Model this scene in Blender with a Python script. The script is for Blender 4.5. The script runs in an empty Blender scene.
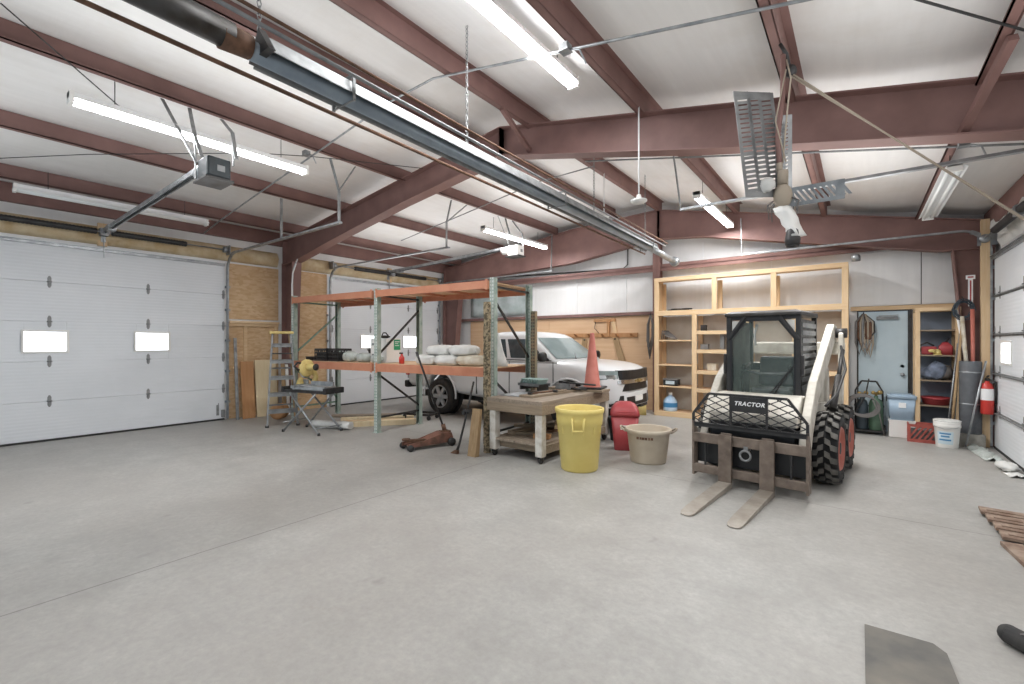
import bpy, math, random
from mathutils import Vector, Matrix
R = math.radians
PI = math.pi
sc = bpy.context.scene
COL = sc.collection
rnd = random.Random(7)

# ---------------------------------------------------------------- materials
def lin(c):
    if isinstance(c, str):
        c = tuple(int(c[i:i+2], 16) / 255 for i in (0, 2, 4))
    return tuple((x / 12.92 if x <= .04045 else ((x + .055) / 1.055) ** 2.4) for x in c) + (1,)

class NT:
    def __init__(s, name):
        s.m = bpy.data.materials.new(name); s.m.use_nodes = True
        s.t = s.m.node_tree; s.b = s.t.nodes['Principled BSDF']
        s.tc = s.n('ShaderNodeTexCoord')
    def n(s, t, **k):
        x = s.t.nodes.new(t)
        for a, b in k.items(): setattr(x, a, b)
        return x
    def l(s, a, b): s.t.links.new(a, b)
    def noise(s, scale, detail=4, stretch=None, rough=.55):
        n = s.n('ShaderNodeTexNoise'); n.inputs['Scale'].default_value = scale
        n.inputs['Detail'].default_value = detail; n.inputs['Roughness'].default_value = rough
        if stretch:
            mp = s.n('ShaderNodeMapping'); mp.inputs['Scale'].default_value = stretch
            s.l(s.tc.outputs['Object'], mp.inputs['Vector']); s.l(mp.outputs[0], n.inputs['Vector'])
        else: s.l(s.tc.outputs['Object'], n.inputs['Vector'])
        return n.outputs['Fac']
    def ramp(s, fac, stops, interp='LINEAR'):
        r = s.n('ShaderNodeValToRGB'); r.color_ramp.interpolation = interp
        e = r.color_ramp.elements
        while len(e) < len(stops): e.new(.5)
        for q, (p, c) in zip(e, stops): q.position = p; q.color = c if len(c) == 4 and not isinstance(c, str) else lin(c)
        s.l(fac, r.inputs[0]); return r.outputs[0]
    def mix(s, fac, a, b, mode='MIX'):
        m = s.n('ShaderNodeMix', data_type='RGBA', blend_type=mode)
        for i, v in ((0, fac), (6, a), (7, b)):
            if isinstance(v, (int, float)): m.inputs[i].default_value = v
            elif isinstance(v, tuple): m.inputs[i].default_value = v
            else: s.l(v, m.inputs[i])
        return m.outputs[2]
    def bump(s, h, strength=.2, dist=.01):
        b = s.n('ShaderNodeBump'); b.inputs['Strength'].default_value = strength; b.inputs['Distance'].default_value = dist
        s.l(h, b.inputs['Height']); s.l(b.outputs[0], s.b.inputs['Normal'])
    def col(s, c):
        if isinstance(c, tuple): s.b.inputs['Base Color'].default_value = c
        else: s.l(c, s.b.inputs['Base Color'])
    def rm(s, r, m=0.):
        s.b.inputs['Roughness'].default_value = r; s.b.inputs['Metallic'].default_value = m

def mat(name, c, rough=.6, metal=0., c2=None, scale=6., amt=(.35, .65), bump=0., bscale=40., stretch=None, detail=5, coat=0.):
    """plain surface with optional second (wear / dirt / grain) colour"""
    n = NT(name); n.rm(rough, metal)
    if c2:
        f = n.noise(scale, detail, stretch)
        n.col(n.ramp(f, [(amt[0], c), (amt[1], c2)]))
    else: n.col(lin(c))
    if bump: n.bump(n.noise(bscale, 3, stretch), bump, .004)
    if coat: n.b.inputs['Coat Weight'].default_value = coat; n.b.inputs['Coat Roughness'].default_value = .1
    return n.m

def wood(name, c1, c2, axis='z', rough=.7, scale=3., knots=True):
    n = NT(name); n.rm(rough)
    st = {'x': (.12, 2, 2), 'y': (2, .12, 2), 'z': (2, 2, .12)}[axis]
    g = n.noise(scale * 6, 6, st, .65)
    base = n.ramp(g, [(.3, c1), (.7, c2)])
    b = n.noise(1.3, 2)
    base = n.mix(n.ramp(b, [(.35, (0, 0, 0, 1)), (.7, (.35, .35, .35, 1))]), base, lin(c2), 'MIX')
    n.col(base); n.bump(g, .15, .003)
    return n.m

def glassy(name, c, alpha=.35, rough=.05):
    n = NT(name); n.rm(rough)
    n.col(lin(c)); n.b.inputs['Alpha'].default_value = alpha
    n.b.inputs['Specular IOR Level'].default_value = .6
    return n.m

def emit(name, c, s):
    n = NT(name); n.col(lin(c)); n.b.inputs['Emission Color'].default_value = lin(c); n.b.inputs['Emission Strength'].default_value = s
    return n.m

MT = {}
MT['red_steel'] = mat('red_primer_steel', '866660', .62, 0, '745650', 2.5, (.35, .7), .05, 60)
MT['red_dark'] = mat('red_primer_steel_dusty', '775852', .65, 0, '84645e', 3.)
MT['galv'] = mat('galvanised_steel', 'b4b7b9', .42, .75, '8f9396', 9., (.35, .65))
MT['galv_dull'] = mat('dull_galvanised', '9a9c9c', .6, .5, '7f8182', 9.)
MT['rim'] = mat('silver_rim_paint', 'c4c7c9', .4, .1, 'a9acae', 6.)
MT['alu'] = mat('aluminium', 'd3d5d6', .35, .8, 'b9bcbe', 6.)
MT['steel_dark'] = mat('dark_steel', '4a4a4b', .5, .5, '36332f', 8.)
MT['black'] = mat('black_paint', '232325', .45, 0, '333231', 10.)
MT['black_rubber'] = mat('black_rubber', '2e2e2f', .8, 0, '3d3c3a', 12., bump=.15)
def lug_mat():
    """tyre rubber: dusty on the worn tread tops, dark in the grooves (a matter of radius on the tyre itself)"""
    n = NT('dusty_tyre_rubber'); n.rm(.85); sp = n.n('ShaderNodeSeparateXYZ'); n.l(n.tc.outputs['Object'], sp.inputs[0])
    cb = n.n('ShaderNodeCombineXYZ'); n.l(sp.outputs[1], cb.inputs[1]); n.l(sp.outputs[2], cb.inputs[2])
    ln = n.n('ShaderNodeVectorMath', operation='LENGTH'); n.l(cb.outputs[0], ln.inputs[0])
    mr = n.n('ShaderNodeMapRange'); n.l(ln.outputs['Value'], mr.inputs[0]); mr.inputs[1].default_value = .352; mr.inputs[2].default_value = .376
    n.col(n.mix(mr.outputs[0], lin('242425'), n.ramp(n.noise(9, 4), [(.35, '5a5956'), (.7, '7a7771')]))); return n.m
MT['lug'] = lug_mat()
MT['white_paint'] = mat('white_paint', 'e9eaea', .45)
MT['white_plastic'] = mat('white_plastic', 'e8e7e3', .45)
MT['pine'] = wood('pine_lumber', 'e2c9a6', 'd1b085', 'z')
MT['pine_x'] = wood('pine_lumber_long', 'e2c9a6', 'd1b085', 'x')
MT['pine_y'] = wood('pine_lumber_deep', 'e2c9a6', 'd1b085', 'y')
MT['pine_old'] = wood('weathered_lumber', 'a59786', '7b6d5e', 'y')
MT['pine_old_x'] = wood('weathered_lumber_x', 'a59682', '7d6c58', 'x')
MT['pine_old_z'] = wood('weathered_lumber_z', 'b89d78', '8f7453', 'z')
MT['ply'] = wood('plywood_sheet', 'dabb98', 'caa582', 'x', .7, 1.4)
MT['ply_pale'] = wood('pale_board', 'e0d0b0', 'd0bb94', 'z', .7, 1.2)
MT['wood_orange'] = wood('stained_board', 'bd9166', 'a9794e', 'z', .65, 1.2)
MT['orange'] = mat('orange_beam_paint', 'c98a6c', .5, 0, 'bb785a', 5., (.4, .75))
MT['green'] = mat('green_upright_paint', '75917f', .5, 0, '5d7a6b', 14., (.4, .7))
MT['yellow_can'] = mat('yellow_plastic', 'dfcc7c', .45, 0, 'd5bf6c', 3., (.4, .7))
MT['red_plastic'] = mat('red_plastic', 'a84246', .42, 0, '9b3b3f', 5.)
MT['tan_plastic'] = mat('tan_plastic', 'c8bdac', .55, 0, 'b8ab98', 4.)
MT['cone'] = mat('faded_orange_plastic', 'c4796c', .6, 0, 'b46657', 5.)
MT['bark'] = mat('flaking_painted_steel', 'a8987c', .8, .1, '5b5240', 30., (.42, .58), .4, 60)
MT['rust'] = mat('rusty_steel', '7c5c48', .8, .15, '5b4436', 12., (.35, .65), .2, 60)
MT['rust_red'] = mat('worn_red_jack_paint', '8a6152', .65, .1, '634b3f', 10., (.4, .65), .1)
MT['fork'] = mat('worn_fork_steel', 'a59e94', .5, .2, '8c8479', 6., (.35, .65))
MT['fork_brown'] = mat('scuffed_brown_steel', '83766b', .65, .2, '62564d', 9., (.35, .7))
MT['cream'] = mat('cream_machine_paint', 'd4d0c5', .55, 0, 'a59e90', 6., (.42, .75))
MT['machine_grey'] = mat('grey_machine_panel', '6a6b6a', .55, .2, '4c4c4b', 8.)
MT['car_white'] = mat('white_car_paint', 'dcdedf', .28, 0, coat=.6)
MT['chrome'] = mat('chrome', 'd8dadc', .15, 1.)
MT['trim_black'] = mat('black_trim', '1c1d1f', .4)
MT['glass_dark'] = mat('tinted_window_glass', '3a4347', .06, 0, '56636a', 3., (.4, .7))
MT['glass_shield'] = mat('windscreen_glass', '7d8b8c', .05, 0, '95a3a2', 2., (.35, .65))
MT['paper'] = mat('paper_bag', 'dcdcd8', .6, 0, 'c8c8c4', 5., bump=.35, bscale=14.)
MT['paper_tan'] = mat('tan_paper_bag', 'b3a58c', .7, 0, 'cfc9bb', 7., bump=.3, bscale=14.)
MT['clear_bag'] = mat('milky_plastic', 'c9cfcb', .25, 0, 'a8b0aa', 12., bump=.5, bscale=22.)
MT['blue_bin'] = mat('blue_tote_plastic', 'a3b8ca', .4, 0, '98aec1', 4.)
MT['blue_door'] = mat('pale_blue_paint', 'cfdfe6', .5, 0, 'c2d4dc', 2.)
MT['tank_green'] = mat('green_tank', '56735f', .45, .1, '48604f', 6.)
MT['tank_dark'] = mat('dark_tank', '3f4a52', .45, .2)
MT['denim'] = mat('dark_cloth', '4f5866', .9, 0, '788193', 9., bump=.4, bscale=30.)
MT['grey_roll'] = mat('grey_membrane', '5d6064', .6, 0, '4f5256', 8.)
MT['ext_red'] = mat('extinguisher_red', 'c03830', .35)
MT['label_blue'] = mat('blue_print', '3e7fae', .5)
MT['label_green'] = mat('green_print', '2f9a6c', .5)
MT['gold'] = mat('gold_badge', 'a28b58', .35, .6)
MT['yellow_tool'] = mat('yellow_tool_plastic', 'dcc684', .5, 0, 'c8b26c', 8.)
MT['motor'] = mat('blue_grey_motor', '2e373b', .5, .1, '21282b', 7.)
MT['cable'] = mat('grey_cable', '6d6a68', .7)
MT['cable_black'] = mat('black_cable', '2a2a2a', .6)
MT['rope'] = mat('tan_cord', 'a89c8c', .8)
MT['concrete_block'] = mat('concrete_block', '9b9890', .9, 0, '85827b', 14., bump=.3)
MT['slat_rust'] = mat('rusty_grate', 'a39181', .8, .1, '80695a', 9., bump=.2)
MT['mat_grey'] = mat('worn_rubber_mat', '5f5e5b', .75, 0, '807b71', 3., (.4, .75), .2, 50)
MT['tube_on'] = emit('lit_fluorescent_tube', 'fbfcff', 28.)
MT['tube_off'] = mat('unlit_fluorescent_tube', 'e6e8e6', .3)
MT['daylit'] = emit('daylit_window_pane', 'f4f9ff', 3.2)
MT['osb'] = None

def osb_mat(name, c1, c2, c3):
    n = NT(name); n.rm(.75)
    v = n.n('ShaderNodeTexVoronoi'); v.inputs['Scale'].default_value = 26; v.feature = 'F1'
    mp = n.n('ShaderNodeMapping'); mp.inputs['Scale'].default_value = (.6, .45, 1.2)
    n.l(n.tc.outputs['Object'], mp.inputs['Vector']); n.l(mp.outputs[0], v.inputs['Vector'])
    sep = n.n('ShaderNodeSeparateColor'); n.l(v.outputs['Color'], sep.inputs[0])
    a = n.ramp(sep.outputs[0], [(.1, c1), (.9, c2)])
    b = n.ramp(n.noise(1.5, 4), [(.45, (0, 0, 0, 1)), (.75, (.5, .5, .5, 1))])
    n.col(n.mix(b, a, lin(c3))); n.bump(sep.outputs[1], .15, .003)
    return n.m
MT['osb'] = osb_mat('strand_board', 'd5b892', 'c5a27a', 'bf9b74')

def concrete():
    n = NT('concrete_floor')
    big = n.noise(.35, 6); mid = n.noise(2.4, 10, None, .72); fine = n.noise(22, 8, None, .75)
    c = n.ramp(mid, [(.25, '8f8e8a'), (.5, 'a6a5a1'), (.75, 'bab9b5')])
    c = n.mix(n.ramp(big, [(.38, (0, 0, 0, 1)), (.65, (.55, .55, .55, 1))]), c, lin('a19b94'))
    c = n.mix(n.ramp(fine, [(.35, (0, 0, 0, 1)), (.7, (.6, .6, .6, 1))]), c, lin('8b8a86'))
    # rusty stains: separate small patches
    st = n.noise(.9, 5, (1, 1.3, 1), .7)
    c = n.mix(n.ramp(st, [(.66, (0, 0, 0, 1)), (.8, (.45, .45, .45, 1))]), c, lin('8f7c68'))
    # dark oil spots
    sp = n.noise(3.1, 3, (1.1, .8, 1), .5)
    c = n.mix(n.ramp(sp, [(.7, (0, 0, 0, 1)), (.78, (.35, .35, .35, 1))]), c, lin('6f6d69'))
    # saw-cut control joints, thin dark lines at fixed places of the slab
    sep = n.n('ShaderNodeSeparateXYZ'); n.l(n.tc.outputs['Object'], sep.inputs[0])
    wob = n.noise(2.5, 2)
    def line(out, pos, w):
        ad = n.n('ShaderNodeMath', operation='MULTIPLY_ADD'); n.l(wob, ad.inputs[0]); ad.inputs[1].default_value = .012; ad.inputs[2].default_value = -pos - .006
        s2 = n.n('ShaderNodeMath', operation='ADD'); n.l(out, s2.inputs[0]); n.l(ad.outputs[0], s2.inputs[1])
        ab = n.n('ShaderNodeMath', operation='ABSOLUTE'); n.l(s2.outputs[0], ab.inputs[0])
        lt = n.n('ShaderNodeMath', operation='LESS_THAN'); n.l(ab.outputs[0], lt.inputs[0]); lt.inputs[1].default_value = w
        return lt.outputs[0]
    for out, pos, w in ((sep.outputs[0], -3.78, .006), (sep.outputs[1], 5.12, .005)):
        m = n.n('ShaderNodeMath', operation='MULTIPLY'); n.l(line(out, pos, w), m.inputs[0]); m.inputs[1].default_value = .55
        c = n.mix(m.outputs[0], c, lin('4f4d49'))
    n.col(c)
    r = n.n('ShaderNodeMapRange'); n.l(mid, r.inputs[0]); r.inputs[3].default_value = .42; r.inputs[4].default_value = .62
    n.l(r.outputs[0], n.b.inputs['Roughness'])
    n.bump(fine, .06, .004)
    return n.m
MT['concrete'] = concrete()

def vinyl(name, c1, c2, c3, axis):
    """white vinyl-faced insulation: faint creases and old water stains"""
    n = NT(name); n.rm(.42)
    st = (6, .5, 6) if axis == 'y' else ((.5, 6, 6) if axis == 'x' else (6, 6, .5))
    w = n.noise(2.2, 4, st)
    a = n.ramp(w, [(.3, c1), (.7, c2)])
    s = n.noise(.8, 5, None, .65)
    n.col(n.mix(n.ramp(s, [(.5, (0, 0, 0, 1)), (.78, (.6, .6, .6, 1))]), a, lin(c3)))
    w2 = n.noise(5, 4, (.6, 3, 3) if axis == 'y' else (3, 3, .6))
    n.bump(w2, .12, .02)
    return n.m
MT['vinyl_roof'] = vinyl('white_vinyl_roof_facing', 'e9e8e6', 'e3e2e0', 'd2cbc1', 'y')
MT['vinyl_wall'] = vinyl('white_vinyl_wall_facing', 'e8e8e7', 'e3e3e2', 'd9d6d0', 'z')
MT['batt'] = mat('bare_insulation', 'd6c7a8', .9, 0, 'b79d76', 5., (.3, .7), .6, 12.)

def door_mat():
    n = NT('white_ribbed_door_paint'); n.rm(.42)
    n.col(n.ramp(n.noise(1.2, 3), [(.3, 'e2e5e8'), (.75, 'd9dde0')]))
    w = n.n('ShaderNodeTexWave', wave_type='BANDS', bands_direction='Z'); w.inputs['Scale'].default_value = 6.2
    n.l(n.tc.outputs['Object'], w.inputs['Vector']); n.bump(w.outputs['Fac'], .25, .004)
    return n.m
MT['door_white'] = door_mat()

# ---------------------------------------------------------------- mesh builder
class M:
    def __init__(s, T=None): s.v = []; s.f = []; s.s = []; s.T = T or Matrix.Identity(4)
    def add(s, vs, fs, smooth=False):
        b = len(s.v)
        s.v += [s.T @ Vector(p) for p in vs]
        for f in fs: s.f.append([b + i for i in f]); s.s.append(smooth)
        return s
    def box(s, x0, x1, y0, y1, z0, z1):
        if x0 > x1: x0, x1 = x1, x0
        if y0 > y1: y0, y1 = y1, y0
        if z0 > z1: z0, z1 = z1, z0
        return s.add([(x, y, z) for z in (z0, z1) for y in (y0, y1) for x in (x0, x1)],
                     [(0, 2, 3, 1), (4, 5, 7, 6), (0, 1, 5, 4), (1, 3, 7, 5), (3, 2, 6, 7), (2, 0, 4, 6)])
    def bar(s, p, q, w, h, up=(0, 0, 1)):
        p, q = Vector(p), Vector(q); d = (q - p).normalized(); u = Vector(up)
        if abs(d.dot(u)) > .98: u = Vector((0, 1, 0)) if abs(d.y) < .9 else Vector((1, 0, 0))
        r = d.cross(u).normalized(); u = r.cross(d)
        r, u = r * w / 2, u * h / 2
        vs = [c + a * r + b * u for c in (p, q) for a, b in ((-1, -1), (1, -1), (1, 1), (-1, 1))]
        return s.add(vs, [(0, 1, 2, 3), (7, 6, 5, 4), (0, 4, 5, 1), (1, 5, 6, 2), (2, 6, 7, 3), (3, 7, 4, 0)])
    def tube(s, p, q, r, r2=None, n=12, caps=True):
        return s.path([p, q], [r, r if r2 is None else r2], n, caps)
    def path(s, pts, r, n=8, caps=True, closed=False):
        pts = [Vector(p) for p in pts]; k = len(pts)
        rs = r if isinstance(r, (list, tuple)) else [r] * k
        vs = []; up = None
        for i, p in enumerate(pts):
            a = pts[i - 1] if (i or closed) else p; b = pts[(i + 1) % k] if (i < k - 1 or closed) else p
            d = (b - a).normalized()
            if up is None: up = Vector((0, 0, 1)) if abs(d.z) < .9 else Vector((1, 0, 0))
            x = d.cross(up)
            if x.length < 1e-5: x = d.cross(Vector((.3, .7, .2)))
            x.normalize(); up = x.cross(d).normalized()
            for j in range(n):
                t = 2 * PI * j / n
                vs.append(p + (x * math.cos(t) + up * math.sin(t)) * rs[i])
        fs = []
        for i in range(k if closed else k - 1):
            a, b = i * n, ((i + 1) % k) * n
            for j in range(n): fs.append((a + j, b + j, b + (j + 1) % n, a + (j + 1) % n))
        s.add(vs, fs, True)
        if caps and not closed:
            s.add(vs[:n], [tuple(range(n))]); s.add(vs[-n:], [tuple(reversed(range(n)))])
        return s
    def lathe(s, prof, n=24, c=(0, 0, 0), axis='z', caps=False):
        c = Vector(c); vs = []
        for r, h in prof:
            for j in range(n):
                t = 2 * PI * j / n; a, b = r * math.cos(t), r * math.sin(t)
                vs.append(c + Vector({'z': (a, b, h), 'x': (h, a, b), 'y': (b, h, a)}[axis]))
        fs = []
        for i in range(len(prof) - 1):
            for j in range(n): fs.append((i * n + j, i * n + (j + 1) % n, (i + 1) * n + (j + 1) % n, (i + 1) * n + j))
        s.add(vs, fs, True)
        if caps:
            s.add(vs[:n], [tuple(reversed(range(n)))]); s.add(vs[-n:], [tuple(range(n))])
        return s
    def prism(s, poly, a0, a1, axis='y'):
        """extrude a 2-D outline along an axis; outline coordinates are the other two axes in xyz order"""
        def pt(u, v, a): return {'x': (a, u, v), 'y': (u, a, v), 'z': (u, v, a)}[axis]
        k = len(poly); vs = [pt(u, v, a0) for u, v in poly] + [pt(u, v, a1) for u, v in poly]
        fs = [tuple(range(k)), tuple(range(2 * k - 1, k - 1, -1))] + [(i, i + k, (i + 1) % k + k, (i + 1) % k) for i in range(k)]
        return s.add(vs, fs)
    def loft(s, rings, smooth=True, caps=True, closed=True):
        k = len(rings[0]); vs = [p for r in rings for p in r]; fs = []
        for i in range(len(rings) - 1):
            for j in range(k if closed else k - 1):
                fs.append((i * k + j, i * k + (j + 1) % k, (i + 1) * k + (j + 1) % k, (i + 1) * k + j))
        s.add(vs, fs, smooth)
        if caps and closed:
            s.add(rings[0], [tuple(reversed(range(k)))]); s.add(rings[-1], [tuple(range(k))])
        return s
    def blob(s, c, r, n=12, m=8, jit=0., seed=0, flat=None, power=1.):
        g = random.Random(seed); c = Vector(c); vs = []
        def sp(x): return math.copysign(abs(x) ** power, x)
        for i in range(m + 1):
            a = PI * i / m
            for j in range(n):
                b = 2 * PI * j / n; q = 1 + g.uniform(-jit, jit)
                z = -sp(math.cos(a)) * r[2] * q
                if flat is not None and z < -flat: z = -flat
                vs.append(c + Vector((sp(math.sin(a)) * sp(math.cos(b)) * r[0] * q, sp(math.sin(a)) * sp(math.sin(b)) * r[1] * q, z)))
        fs = [(i * n + j, i * n + (j + 1) % n, (i + 1) * n + (j + 1) % n, (i + 1) * n + j) for i in range(m) for j in range(n)]
        return s.add(vs, fs, True)
    def mesh(s, name):
        me = bpy.data.meshes.new(name); me.from_pydata([tuple(v) for v in s.v], [], s.f)
        me.polygons.foreach_set('use_smooth', s.s)
        import bmesh
        b = bmesh.new(); b.from_mesh(me); bmesh.ops.remove_doubles(b, verts=b.verts, dist=1e-5)
        bmesh.ops.recalc_face_normals(b, faces=b.faces); b.to_mesh(me); b.free()
        return me
    def build(s, name, m, parent=None, bevel=0., sub=0, label=None):
        o = bpy.data.objects.new(name, s.mesh(name)); COL.objects.link(o)
        o.data.materials.append(MT[m] if isinstance(m, str) else m)
        if parent: o.parent = parent
        if bevel:
            b = o.modifiers.new('edge', 'BEVEL'); b.width = bevel; b.segments = 2; b.limit_method = 'ANGLE'; b.angle_limit = R(40)
        if sub:
            u = o.modifiers.new('smooth', 'SUBSURF'); u.levels = sub; u.render_levels = sub
        if label: o['label'] = label
        return o

def tag(o, label, cat, group=None, kind=None):
    o['label'] = label; o['category'] = cat
    if group: o['group'] = group
    if kind: o['kind'] = kind
    return o
def thing(name, label, cat, loc=(0, 0, 0), rz=0., group=None, kind=None):
    o = bpy.data.objects.new(name, None); COL.objects.link(o); o.location = loc; o.rotation_euler = (0, 0, rz)
    o.empty_display_size = .1
    return tag(o, label, cat, group, kind)
def dup(t, loc, rz=None, label=None):
    r = t.copy(); COL.objects.link(r); r.location = loc
    if rz is not None: r.rotation_euler[2] = rz
    if label: r['label'] = label
    for ch in list(t.children):
        c = ch.copy(); COL.objects.link(c); c.parent = r
        for g in list(ch.children):
            d = g.copy(); COL.objects.link(d); d.parent = c
    return r
def bake(o):
    """apply modifiers without operators"""
    dg = bpy.context.evaluated_depsgraph_get(); dg.update()
    me = bpy.data.meshes.new_from_object(o.evaluated_get(dg)); o.modifiers.clear(); o.data = me
    return o
def text(body, name, m, parent, size, T, shear=0., depth=.002, bold=0.):
    cu = bpy.data.curves.new(name, 'FONT'); cu.body = body; cu.size = size; cu.extrude = depth; cu.shear = shear; cu.offset = bold; cu.space_character = 1.15
    cu.align_x = 'CENTER'; cu.align_y = 'CENTER'
    o = bpy.data.objects.new(name, cu); COL.objects.link(o)
    dg = bpy.context.evaluated_depsgraph_get(); dg.update()
    me = bpy.data.meshes.new_from_object(o.evaluated_get(dg)); bpy.data.objects.remove(o)
    o = bpy.data.objects.new(name, me); COL.objects.link(o); me.materials.clear(); me.materials.append(MT[m]); me.transform(T)
    if parent: o.parent = parent
    return o

# ---------------------------------------------------------------- the building
XL, XR, YB, YF = -9.95, 1.60, 9.98, -3.2          # left, right, back walls; open front end behind the camera
RX = -3.85                                        # ridge
def rafter_top(x): return 4.40 + .122 * (x - RX) if x < RX else 4.40 - .206 * (x - RX)
def roof_z(x): return rafter_top(x) + .21

tag(M().box(XL - .1, XR + .1, YF, YB + .1, -.12, 0).build('floor', 'concrete'), 'grey polished concrete floor slab with saw-cut joints', 'floor', kind='structure')
PUR = [-9.25, -7.68, -5.95, -4.42, -3.36, -1.85, -.46, .76]

def roof():
    m = M()
    xs = [XL - .1] + PUR + [XR + .1]
    rows = []
    # insulation hangs slightly between purlins
    pts = []
    for a, b in zip(xs, xs[1:]):
        for k in range(8):
            t = k / 8; x = a + (b - a) * t; pts.append((x, roof_z(x) - .035 * math.sin(PI * t)))
    pts.append((xs[-1], roof_z(xs[-1])))
    ys = [YF + i * (YB + .1 - YF) / 12 for i in range(13)]
    for y in ys: rows.append([(x, y, z) for x, z in pts])
    m.loft(rows, True, False, False)
    top = [[(x, y, z + .12) for (x, y, z) in r] for r in rows]
    m.loft(top, True, False, False)
    return m.build('ceiling', 'vinyl_roof')
tag(roof(), 'white vinyl faced roof insulation between red purlins', 'ceiling', kind='structure')

def zed(x, y0, y1, side):
    """Z-purlin hung under the roof facing"""
    z1 = roof_z(x) - .005; z0 = z1 - .205; t = .012; w = .07
    m = M()
    m.box(x - t / 2, x + t / 2, y0, y1, z0, z1)
    m.box(x, x + side * w, y0, y1, z0, z0 + t); m.box(x, x - side * w, y0, y1, z1 - t, z1)
    m.box(x + side * (w - .01), x + side * w, y0, y1, z0, z0 + .025)
    return m
plab = ['lowest roof purlin along the left eave', 'roof purlin second up from the left eave', 'roof purlin carrying the long lit lamp left of the heater',
        'roof purlin just left of the ridge', 'roof purlin just right of the ridge', 'roof purlin above the lamp right of the ridge',
        'roof purlin above the perforated pulley bracket', 'roof purlin nearest the right eave']
for x, lb in zip(PUR, plab):
    o = zed(x, YF, YB - .32, 1 if x < RX else -1).build('roof_purlin', 'red_steel')
    tag(o, 'red steel ' + lb, 'purlin', 'red roof purlins', 'structure')
for x, lb in ((XL + .06, 'left'), (XR - .04, 'right')):
    z = roof_z(x)
    tag(M().box(x - .05, x + .05, YF, YB - .05, z - .3, z - .03).build('roof_purlin', 'red_dark'), 'dark red eave strut on top of the %s wall' % lb, 'eave strut', None, 'structure')

def isec(pl, pr, tl, tr, y, w=.2, t=.015):
    """I-beam lying in the X-Z plane: bottom points pl..., top points tl..., web + flanges"""
    m = M(); bot = pl; top = tr
    return m
def frame(y, lab, xl, xr, lo_l, lo_r, mid, depth_r):
    """rigid portal frame: two tapered rafters (web and flanges) at depth y"""
    out = []
    for nm, pts_b in (('left', lo_l), ('right', lo_r)):
        m = M()
        bx = [p[0] for p in pts_b]
        top = [(x, rafter_top(x)) for x in bx]
        poly = [(x, z) for x, z in pts_b] + top[::-1]
        m.prism(poly, y - .006, y + .006, 'y')
        for seq, dz in ((pts_b, -1), (top, 1)):
            for (xa, za), (xb, zb) in zip(seq, seq[1:]):
                s_ = .014
                q = [(xa, za), (xb, zb), (xb, zb + dz * s_), (xa, za + dz * s_)]
                m.prism(q, y - .1, y + .1, 'y')
        # stiffeners at both ends
        for k in (0, -1):
            x = bx[k]; m.box(x - .008, x + .008, y - .095, y + .095, pts_b[k][1], top[k][1])
        o = m.build('rafter_beam', 'red_steel')
        tag(o, 'deep tapered red steel rafter, %s slope of the %s' % (nm, lab), 'rafter', None, 'structure')
frame(4.85, 'frame crossing mid hall', XL, XR, [(-9.82, 3.17), (-9.3, 3.22), (-8.0, 3.45), (-5.9, 3.78), (-3.85, 4.04)],
      [(-3.85, 4.04), (-1.3, 3.47), (.95, 3.02), (1.15, 2.95), (1.56, 2.9)], 0, 0)
frame(9.6, 'end frame against the back wall', XL, XR, [(-9.82, 2.95), (-9.2, 3.0), (-7.6, 3.33), (-5.5, 3.42), (-3.4, 3.72)],
      [(-3.4, 3.72), (-2.5, 3.64), (.7, 2.98), (.95, 2.93), (1.56, 2.9)], 0, 0)

def column(x0b, x0t, x1, y, zt, lab, inner):
    m = M()
    a, b = (x1, x0b), (x1, x0t)
    m.prism([(x1, 0), (x0b, 0), (x0t, zt), (x1, zt)], y - .006, y + .006, 'y')
    m.prism([(x1 - .008, 0), (x1 + .008, 0), (x1 + .008, zt), (x1 - .008, zt)], y - .1, y + .1, 'y')
    m.prism([(x0b - .01, 0), (x0b + .006, 0), (x0t + .006, zt), (x0t - .01, zt)], y - .1, y + .1, 'y')
    m.box(min(x1, x0b) - .02, max(x1, x0b) + .02, y - .12, y + .12, 0, .02)
    tag(m.build('steel_column', 'red_steel'), lab, 'column', None, 'structure')
column(-9.6, -9.4, -9.84, 4.85, 3.2, 'tapered red steel column between the two white overhead doors', 1)
column(-9.5, -9.2, -9.84, 9.6, 3.0, 'tapered red steel column in the far left corner', 1)
column(1.34, 1.12, 1.55, 9.6, 2.93, 'tapered red steel column in the far right corner', -1)
column(1.26, 1.05, 1.55, 4.85, 2.95, 'tapered red steel column on the right wall outside the frame', -1)
m = M(); m.box(-3.58, -3.42, 9.72, 9.735, 0, 3.72); m.box(-3.58, -3.42, 9.865, 9.88, 0, 3.72); m.box(-3.505, -3.495, 9.72, 9.88, 0, 3.72)
tag(m.build('steel_column', 'red_dark'), 'slim red steel post at mid back wall beside the wooden shelving', 'column', None, 'structure')
# diagonal flange braces on the rafters
for (p, q, lb) in (((-3.36, 4.2, 4.28), (-3.4, 4.83, 4.0), 'by the ridge'), ((.76, 4.15, 3.42), (.62, 4.84, 3.11), 'near the right eave')):
    tag(M().bar(p, q, .05, .05).build('flange_brace', 'red_steel'), 'short red angle brace from purlin to mid rafter ' + lb, 'brace', None, 'structure')

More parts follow.
